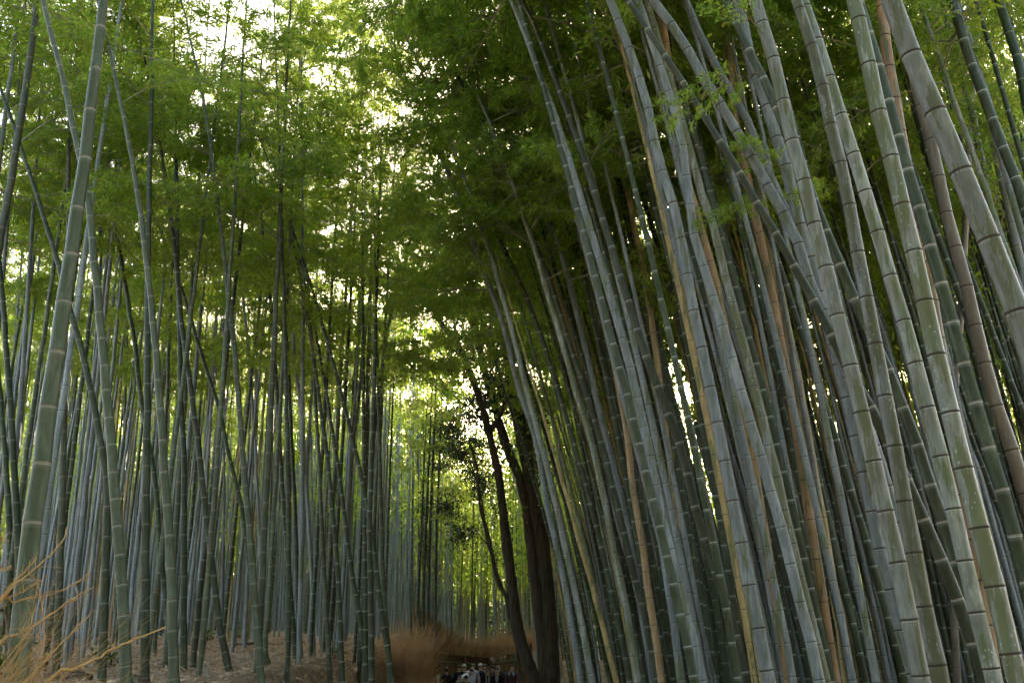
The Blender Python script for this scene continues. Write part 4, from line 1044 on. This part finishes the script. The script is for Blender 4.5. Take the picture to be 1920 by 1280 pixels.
# dry twigs and stalks reaching in from the near brush fence on the bank side
def dry_branch(px, w0, w1, Y, label, side=()):
    pts = [at(x, y, Y + 0.12 * i) for i, (x, y) in enumerate(px)]
    d = unit(pts[0] - pts[1]); 
    ext = pts[0] + np.array([-0.35, 0.0, -0.55]); pts = [ext] + pts
    base = pts[0]
    root = thing('dry_branch', tuple(base), label, 'dry branch', )
    path = catmull(pts, 6); t = np.linspace(0, 1, len(path))
    rr = (w0 + (w1 - w0) * t) * Y / F / 2
    g = np.random.default_rng(int(px[0][0] * 7 + px[0][1]))
    rr = rr * (1 + 0.22 * (np.arange(len(path)) % 6 == 0))
    link('stalk', new_mesh('stalk', *tube(path - base + g.normal(0, 0.003, path.shape), rr, 7, ref=(0.1, 1, 0.2)), [M['dry']], smooth=True), root)
    for k in range(len(path) // 4):
        i = int(g.uniform(0.3, 0.97) * (len(path) - 1))
        dd = unit(path[min(i + 2, len(path) - 1)] - path[i - 2]) + g.normal(0, 0.45, 3)
        L = g.uniform(0.04, 0.16)
        link('twig', new_mesh('twig', *tube(np.array([path[i], path[i] + unit(dd) * L * 0.5, path[i] + unit(dd + g.normal(0, 0.2, 3)) * L]) - base, np.array([1, 0.8, 0.4]) * rr[i] * 0.55, 5), [M['dry']], smooth=True), root)
DB = [([(87, 1280), (140, 1254), (197, 1225), (251, 1199), (311, 1175)], 6, 3.0, 4.6, 'longest dry straw-coloured branch, crossing in front of the green bamboos'),
      ([(-10, 1217), (28, 1192), (55, 1179), (98, 1149), (140, 1120), (173, 1102)], 5.5, 2.5, 4.7, 'stout dry branch crossing the foot of the thickest sage bamboo'),
      ([(-10, 1134), (26, 1129), (55, 1120), (83, 1118), (140, 1094), (168, 1071)], 3.5, 2.0, 5.0, 'thin dry branch bent level midway then rising'),
      ([(9, 1116), (39, 1087), (83, 1050), (115, 1015), (127, 987)], 4, 2.2, 5.0, 'steep dry branch whose forked tip stands highest'),
      ([(48, 1280), (81, 1243), (136, 1184), (177, 1142)], 3.6, 2.0, 4.8, 'straight dry branch rising below the stout one'),
      ([(69, 1081), (75, 1109), (79, 1140), (83, 1186), (79, 1214), (75, 1236), (81, 1243)][::-1], 3.0, 2.0, 4.9, 'zigzag dry branch hanging nearly upright'),
      ([(-10, 1130), (13, 1122), (44, 1107), (92, 1075)], 3, 1.8, 5.1, 'short dry branch beside the steep forked one'),
      ([(18, 1100), (24, 1094), (69, 1045)], 3, 1.8, 5.2, 'short straight dry branch above the level one'),
      ([(48, 1190), (54, 1179), (68, 1136)], 3, 2, 4.7, 'dry stub rising from the stout branch'),
      ([(-12, 1076), (0, 1072), (22, 1060)], 3.5, 2, 5.0, 'dry tip poking past the shaded bamboo'),
      ([(-12, 1020), (0, 1016), (13, 1011)], 2.6, 2, 5.1, 'topmost small dry tip by the olive bamboo')]
for px, a, b, Y, lb in DB: dry_branch(px, a, b, Y, lb)
# fine brush they stand in
p = at(-30, 1350, 5.0)
base = np.array([p[0], 5.0, h1(p[0], 5.0)])
root = thing('brush_bundle', tuple(base), 'bundle of fine dry twigs at the foot of the thickest sage bamboo', 'brush bundle')
def bf(g): return np.array([g.uniform(-0.35, 0.28), g.uniform(-0.35, 0.45), g.uniform(-0.25, 0.05)])
def df(g, b): return unit(np.array([g.normal(0.45, 0.38), g.normal(0.05, 0.2), 1.0 * g.uniform(0.35, 1.0)]))
o = link('fine_twigs', brush_mesh(170, bf, df, (0.25, 0.72), (0.0012, 0.0028), 81, M['dry'], 0.2), root, tuple(np.array([0, 0, p[2] - base[2] + 0.1]))); o['kind'] = 'stuff'
o = link('fine_twigs', brush_mesh(240, lambda g: np.array([g.uniform(-0.4, 0.4), g.uniform(-0.4, 0.5), 0]), lambda g, b: unit(np.array([g.normal(0.05, 0.1), g.normal(0, 0.1), 1])), (0.3, float(max(0.4, p[2] - base[2] + 0.2))), (0.0015, 0.003), 82, M['brush'], 0.1), root); o['kind'] = 'stuff'

# ------------------------------------------------------------------ people
def cloth(name, c, rough=0.9):
    k = 'cloth_' + name
    if k not in M: M[k] = simple_mat(k, tuple(a * 0.8 for a in c), c, (60, 60, 60), rough, 3, 0.1, 0.002, spec=0.15)
    return M[k]
SKIN = simple_mat('skin', (0.42, 0.25, 0.17), (0.52, 0.32, 0.22), (20, 20, 20), 0.55, 3, 0)
HAIR = simple_mat('black_hair', (0.008, 0.007, 0.006), (0.025, 0.02, 0.017), (50, 50, 8), 0.45, 3, 0.2, 0.003)
DARKEYE = simple_mat('dark_eye', (0.01, 0.008, 0.006), (0.02, 0.015, 0.012), (20, 20, 20), 0.2, 1, 0)
LIP = simple_mat('lip', (0.30, 0.12, 0.10), (0.36, 0.15, 0.12), (20, 20, 20), 0.5, 1, 0)

def skeleton(pose):
    """joint -> position (facing -Y, i.e. towards the camera), radius, parent"""
    J = {}
    def j(n, p, r, par): J[n] = (np.array(p, float), r, par)
    bend = pose.get('bend', 0.0)      # forward bend of the trunk in radians
    def tr(p):                         # bend everything above the hip forward
        p = np.array(p, float); c = np.array([0, 0, 0.96]); q = p - c
        return c + np.array([q[0], q[1] * math.cos(bend) - q[2] * math.sin(bend), q[2] * math.cos(bend) + q[1] * math.sin(bend)])
    j('pelvis', (0, 0, 0.96), (0.155, 0.115), None)
    j('waist', tr((0, 0.0, 1.10)), (0.14, 0.10), 'pelvis')
    j('chest', tr((0, 0.01, 1.28)), (0.165, 0.115), 'waist')
    j('upper_chest', tr((0, 0.015, 1.40)), (0.15, 0.10), 'chest')
    j('neck', tr((0, 0.0, 1.50)), (0.055, 0.055), 'upper_chest')
    j('jaw', tr((0, -0.018, 1.575)), (0.066, 0.075), 'neck')
    j('brow', tr((0, -0.008, 1.645)), (0.075, 0.092), 'jaw')
    j('crown', tr((0, 0.0, 1.70)), (0.055, 0.070), 'brow')
    for s, n in ((-1, 'l'), (1, 'r')):
        j('sh' + n, tr((s * 0.175, 0.015, 1.405)), (0.062, 0.062), 'upper_chest')
        a = pose.get('arm_' + n, (0.06, 0.0))        # outward swing, elbow flex
        el = tr((s * (0.215 + a[0] * 0.3), 0.03, 1.405)) + np.array([0, -0.10 * a[1], -0.29])
        wr = el + np.array([s * 0.02 - s * 0.06 * a[1], -0.23 * math.sin(a[1] * 1.5) - 0.03, -0.25 * math.cos(a[1] * 1.5)])
        hd = unit(wr - el)
        j('el' + n, el, (0.045, 0.045), 'sh' + n); j('wr' + n, wr, (0.029, 0.024), 'el' + n)
        palm = wr + hd * 0.085; j('palm' + n, palm, (0.036, 0.020), 'wr' + n)
        perp = unit(np.cross(hd, np.array([s, 0.0, 0.0])))
        for q, (off, ln_) in enumerate(((-0.030, 0.070), (-0.010, 0.082), (0.011, 0.077), (0.030, 0.060))):
            k1 = palm + hd * 0.035 + perp * off; k2 = k1 + unit(hd + np.array([-s * 0.35, 0, 0])) * ln_
            j(f'f{q}a{n}', k1, (0.0095, 0.0095), 'palm' + n); j(f'f{q}b{n}', k2, (0.0075, 0.0075), f'f{q}a{n}')
        th = wr + hd * 0.035 - perp * 0.035; j('tha' + n, th, (0.011, 0.011), 'wr' + n); j('thb' + n, th + unit(hd - perp * 0.5) * 0.055, (0.009, 0.009), 'tha' + n)
        st = pose.get('step', 0.0) * s
        j('hip' + n, (s * 0.085, 0, 0.90), (0.095, 0.095), 'pelvis')
        j('kn' + n, (s * 0.095, -0.02 + st * 0.5 - 0.02, 0.50), (0.062, 0.062), 'hip' + n)
        j('an' + n, (s * 0.10, 0.02 + st, 0.09), (0.040, 0.045), 'kn' + n)
        j('toe' + n, (s * 0.115, -0.15 + st, 0.035), (0.042, 0.030), 'an' + n)
    return J
SEGCLS = {'waist': 'torso', 'chest': 'torso', 'upper_chest': 'torso', 'neck': 'neck', 'jaw': 'head', 'brow': 'head', 'crown': 'head'}
def seg_class(n):
    if n in SEGCLS: return SEGCLS[n]
    if n.startswith('sh'): return 'torso'
    if n.startswith('el'): return 'arm'
    if n.startswith('wr'): return 'forearm'
    if n.startswith(('palm', 'f', 'th')): return 'hand'
    if n.startswith('hip'): return 'hips'
    if n.startswith('kn'): return 'leg'
    if n.startswith('an'): return 'calf'
    return 'foot'
def person(px, py_head, Y, facing, label, top, bottom, pose=None, hair='short', scale=1.0, hat=None, extra=None):
    pose = pose or {}
    J = skeleton(pose); names = list(J)
    me = bpy.data.meshes.new('body')
    me.from_pydata([J[n][0].tolist() for n in names], [(names.index(n), names.index(J[n][2])) for n in names if J[n][2]], [])
    tmp = bpy.data.objects.new('tmp_body', me); C.objects.link(tmp)
    tmp.modifiers.new('Skin', 'SKIN'); sub = tmp.modifiers.new('Sub', 'SUBSURF'); sub.levels = 1; sub.render_levels = 1
    sv = me.skin_vertices[0].data
    for i, n in enumerate(names):
        sv[i].radius = J[n][1]; sv[i].use_root = (n == 'pelvis')
    dg = bpy.context.evaluated_depsgraph_get()
    ev = bpy.data.meshes.new_from_object(tmp.evaluated_get(dg))
    bpy.data.objects.remove(tmp); bpy.data.meshes.remove(me)
    nv = len(ev.vertices)
    co = np.empty(nv * 3, np.float32); ev.vertices.foreach_get('co', co); co = co.reshape(-1, 3).astype(float)
    no = np.empty(nv * 3, np.float32); ev.vertices.foreach_get('normal', no); no = no.reshape(-1, 3).astype(float)
    best = np.full(nv, 1e9); cls = np.array(['torso'] * nv, dtype=object)
    for n in names:
        if not J[n][2]: continue
        a, b = J[J[n][2]][0], J[n][0]; ab = b - a
        t = np.clip(((co - a) @ ab) / (ab @ ab), 0, 1)
        d = np.linalg.norm(co - a - t[:, None] * ab, axis=1) / (0.5 * (max(J[n][1]) + max(J[J[n][2]][1])) )
        m = d < best; best[m] = d[m]; cls[m] = seg_class(n)
    ev.materials.clear(); ev.materials.append(SKIN)
    ev.polygons.foreach_set('use_smooth', np.ones(len(ev.polygons), bool))
    head = J['brow'][0]
    p = at(px, py_head, Y)
    gz = h1(p[0], Y) + 0.012
    root = thing('person', (p[0], Y, gz), label, 'person')
    root.rotation_euler = (0, 0, facing)
    root.scale = (scale,) * 3
    ev.name = 'body'
    body = link('body', ev, root)
    polys = [tuple(q.vertices) for q in ev.polygons]
    def shell(nm, classes, off, mat, zmin=-9, zmax=9):
        sel = [q for q in polys if sum(cls[i] in classes for i in q) >= len(q) / 2 and zmin < co[list(q)][:, 2].mean() < zmax]
        if not sel: return
        idx = sorted({i for q in sel for i in q}); mp = {i: k for k, i in enumerate(idx)}
        m_ = new_mesh(nm, co[idx] + no[idx] * off, [tuple(mp[i] for i in q) for q in sel], [mat], smooth=True)
        return link(nm, m_, root)
    shell('jacket' if top.get('long', True) else 'shirt', ('torso', 'arm', 'forearm') if top.get('long', True) else ('torso', 'arm'), 0.022, cloth(*top['c']))
    shell('jacket_hem', ('hips',), 0.03, cloth(*top['c']), zmin=0.80)
    shell('trousers', ('hips', 'leg', 'calf'), 0.016, cloth(*bottom))
    shell('shoes', ('foot',), 0.012, cloth('black', (0.012, 0.012, 0.013)))
    # hair: a cap over the skull, longer at the back when worn long
    bm = bmesh.new(); bmesh.ops.create_icosphere(bm, subdivisions=3, radius=1.0)
    bd = pose.get('bend', 0.0)
    kill = []
    for v in bm.verts:
        c = v.co
        if c.y < -0.25 and c.z < 0.45: kill.append(v)
        if hair == 'short' and c.z < -0.35: kill.append(v)
        v.co = Vector((c.x * 0.088, c.y * 0.104 + 0.008, c.z * 0.105 + 0.028))
        if hair == 'long' and c.z < -0.1 and c.y > -0.2:
            v.co.z -= (-c.z - 0.1) * 0.27; v.co.x *= 1.0 + 0.25 * (-c.z); v.co.y += 0.03
    bmesh.ops.delete(bm, geom=list(set(kill)), context='VERTS')
    hm = bpy.data.meshes.new('hair'); bm.to_mesh(hm); bm.free()
    hm.materials.append(HAIR if hair != 'grey' else cloth('grey_hair', (0.35, 0.34, 0.33)))
    link('hair', hm, root, tuple(head), (bd, 0, 0))
    # face
    f = MB()
    fr = Matrix.Rotation(bd, 3, 'X')
    def loc(x, y, z): return tuple(np.array(head) + np.array(fr @ Vector((x, y, z))))
    for s in (-1, 1):
        e = bmesh.new(); bmesh.ops.create_uvsphere(e, u_segments=8, v_segments=6, radius=0.011)
        em = bpy.data.meshes.new('eye'); e.to_mesh(em); e.free(); em.materials.append(DARKEYE)
        link('eye', em, body, loc(s * 0.031, -0.088, -0.022), (bd, 0, 0), (1.3, 0.6, 0.7))
        e = bmesh.new(); bmesh.ops.create_uvsphere(e, u_segments=8, v_segments=6, radius=0.03)
        em = bpy.data.meshes.new('ear'); e.to_mesh(em); e.free(); em.materials.append(SKIN)
        link('ear', em, body, loc(s * 0.080, 0.01, -0.035), (bd, 0, 0), (0.3, 0.6, 1.0))
    nm = new_mesh('nose', np.array([(-0.009, -0.083, 0.0), (0.009, -0.083, 0.0), (0.017, -0.080, -0.05), (-0.017, -0.080, -0.05), (0, -0.115, -0.046)]), [(0, 1, 4), (1, 2, 4), (2, 3, 4), (3, 0, 4)], [SKIN], smooth=True)
    link('nose', nm, body, tuple(head), (bd, 0, 0))
    e = bmesh.new(); bmesh.ops.create_uvsphere(e, u_segments=8, v_segments=6, radius=0.02)
    em = bpy.data.meshes.new('mouth'); e.to_mesh(em); e.free(); em.materials.append(LIP)
    link('mouth', em, body, loc(0, -0.083, -0.075), (bd, 0, 0), (1.2, 0.4, 0.3))
    if hat:
        bm = bmesh.new(); bmesh.ops.create_uvsphere(bm, u_segments=20, v_segments=10, radius=1.0)
        bmesh.ops.delete(bm, geom=[v for v in bm.verts if v.co.z < -0.05], context='VERTS')
        for v in bm.verts: v.co = Vector((v.co.x * 0.098, v.co.y * 0.115, v.co.z * 0.105 + 0.035))
        hm = bpy.data.meshes.new('hat'); bm.to_mesh(hm); bm.free(); hm.materials.append(cloth(*hat))
        hat_o = link('hat', hm, root, tuple(head), (bd, 0, 0))
        a = np.linspace(math.pi * 1.15, math.pi * 1.85, 9)
        bv = np.concatenate([np.stack([0.098 * np.cos(a), 0.112 * np.sin(a), np.full(9, 0.035)], -1), np.stack([0.105 * np.cos(a), 0.185 * np.sin(a), np.full(9, 0.018)], -1)])
        link('hat_peak', new_mesh('hat_peak', bv, [(i, i + 1, i + 10, i + 9) for i in range(8)], [cloth(*hat)], smooth=True), hat_o)
    if extra: extra(root, J, co, no, cls, shell, head)
    return root
BLK = ('black', (0.012, 0.012, 0.014)); DGR = ('dark_grey', (0.04, 0.042, 0.045)); NAVY = ('navy', (0.015, 0.02, 0.04)); BRN = ('dark_brown', (0.05, 0.035, 0.028))
WHT = ('white', (0.62, 0.60, 0.63)); LGR = ('light_grey', (0.40, 0.37, 0.42)); BLU = ('bright_blue', (0.02, 0.12, 0.62)); PLD = ('plaid', (0.09, 0.045, 0.04))
def panel(root, nm, pts, mat, thick=0.012):
    """a thin solid strip of cloth lying over the chest or back"""
    v = np.array(pts, float); n = len(v)
    w = v.copy(); w[:, 1] += thick
    faces = [tuple(range(n)), tuple(range(2 * n - 1, n - 1, -1))] + [(i, (i + 1) % n, n + (i + 1) % n, n + i) for i in range(n)]
    link(nm, new_mesh(nm, np.concatenate([v, w]), faces, [mat]), root)
def shirt_v(root, J, co, no, cls, shell, head):
    panel(root, 'shirt_front', [(-0.06, -0.150, 1.44), (0.06, -0.150, 1.44), (0.045, -0.160, 1.25), (0.012, -0.160, 1.08), (-0.012, -0.160, 1.08), (-0.045, -0.160, 1.25)], cloth(*WHT))
    panel(root, 'tie', [(-0.018, -0.168, 1.40), (0.018, -0.168, 1.40), (0.022, -0.172, 1.15), (0, -0.172, 1.06), (-0.022, -0.172, 1.15)], cloth('tie_blue', (0.06, 0.09, 0.25)))
def scarf(root, J, co, no, cls, shell, head):
    for s in (-1, 1): panel(root, 'scarf', [(s * 0.03, -0.150, 1.46), (s * 0.09, -0.150, 1.46), (s * 0.085, -0.165, 1.1), (s * 0.08, -0.165, 0.88), (s * 0.02, -0.165, 0.88), (s * 0.02, -0.165, 1.2)][::s], cloth('scarf', (0.36, 0.35, 0.32)))
    panel(root, 'sunglasses', [tuple(np.array(head) + q) for q in ((-0.06, -0.103, 0.0), (0.06, -0.103, 0.0), (0.055, -0.103, -0.035), (-0.055, -0.103, -0.035))], cloth('lens_black', (0.01, 0.01, 0.012), 0.2))
def backpack(root, J, co, no, cls, shell, head):
    bm = bmesh.new(); bmesh.ops.create_cube(bm, size=1.0)
    for v in bm.verts: v.co = Vector((v.co.x * (0.32 - 0.06 * (v.co.z > 0)), v.co.y * 0.15 + 0.20, v.co.z * 0.44 + 1.24))
    bmesh.ops.bevel(bm, geom=bm.edges[:], offset=0.05, segments=3, affect='EDGES')
    m_ = bpy.data.meshes.new('backpack'); bm.to_mesh(m_); bm.free(); m_.materials.append(cloth(*BLU)); link('backpack', m_, root)
def sash(root, J, co, no, cls, shell, head):
    panel(root, 'strap', [(-0.14, 0.150, 1.44), (-0.08, 0.150, 1.46), (0.16, 0.165, 1.06), (0.12, 0.165, 1.02)], cloth(*WHT))
def collar(root, J, co, no, cls, shell, head):
    for s in (-1, 1): panel(root, 'collar', [(s * 0.015, -0.150, 1.47), (s * 0.09, -0.145, 1.48), (s * 0.14, -0.150, 1.40), (s * 0.10, -0.160, 1.32)][::s], cloth('pale_blue', (0.32, 0.40, 0.52)))
PI = math.pi
person(837, 1258, 37.5, PI + 0.2, 'person with long black hair and black coat seen from behind beside the brush mound', {'c': BLK}, BLK, hair='long', scale=0.94)
person(870, 1239, 40.5, PI - 0.3, 'person in black coat and cream cap with a white strap, back turned', {'c': BLK}, DGR, hat=('cream_hat', (0.62, 0.56, 0.42)), extra=sash)
person(861, 1243, 41.2, PI + 0.5, 'dark-haired person in black turned away beside the cream cap', {'c': BLK}, BLK, scale=0.99)
person(883, 1246, 38.6, PI - 0.1, 'person in light grey top bending forward, back to the path', {'c': LGR}, DGR, {'bend': 0.75}, scale=1.12)
person(856, 1262, 37.2, PI / 2 + 0.3, 'person in white top stooping beside the bent grey one', {'c': WHT}, NAVY, {'bend': 0.85}, scale=1.05)
person(901, 1237, 41.8, PI + 0.1, 'person with bright blue backpack and pale pink cap', {'c': BLK}, NAVY, hat=('pink_hat', (0.60, 0.46, 0.44)), extra=backpack, scale=1.02)
person(909, 1245, 40.2, 0.5, 'dark-haired man in a long black coat beside the blue backpack', {'c': BLK}, BLK, {'arm_l': (0.1, 0.5)}, scale=0.99)
person(914, 1257, 38.6, 0.1, 'woman in sunglasses with a long pale scarf over black', {'c': BLK}, DGR, hair='long', extra=scarf, scale=0.93)
person(924, 1244, 41.5, PI, 'person with dark hair in brown coat facing the fence', {'c': BRN}, BLK, scale=0.98)
person(935, 1242, 41.0, -0.1, 'man in dark grey jacket standing tall behind the suited man', {'c': DGR}, BLK, scale=1.02)
person(932, 1257, 38.2, 0.0, 'man in black suit with white shirt and tie walking this way', {'c': BLK}, BLK, {'step': 0.16}, extra=shirt_v, scale=0.93)
person(960, 1244, 40.6, -0.15, 'man in dark plaid shirt with pale blue collar and bent arm', {'c': PLD}, DGR, {'arm_r': (0.2, 0.9)}, extra=collar, scale=1.0)
person(861, 1273, 33.5, 0.2, 'child in brown top facing the camera in front of the stooping person', {'c': BRN}, NAVY, hair='short', scale=0.80)
person(874, 1270, 33.0, PI - 0.2, 'dark-haired child in navy jacket seen from behind', {'c': NAVY}, BLK, scale=0.80)
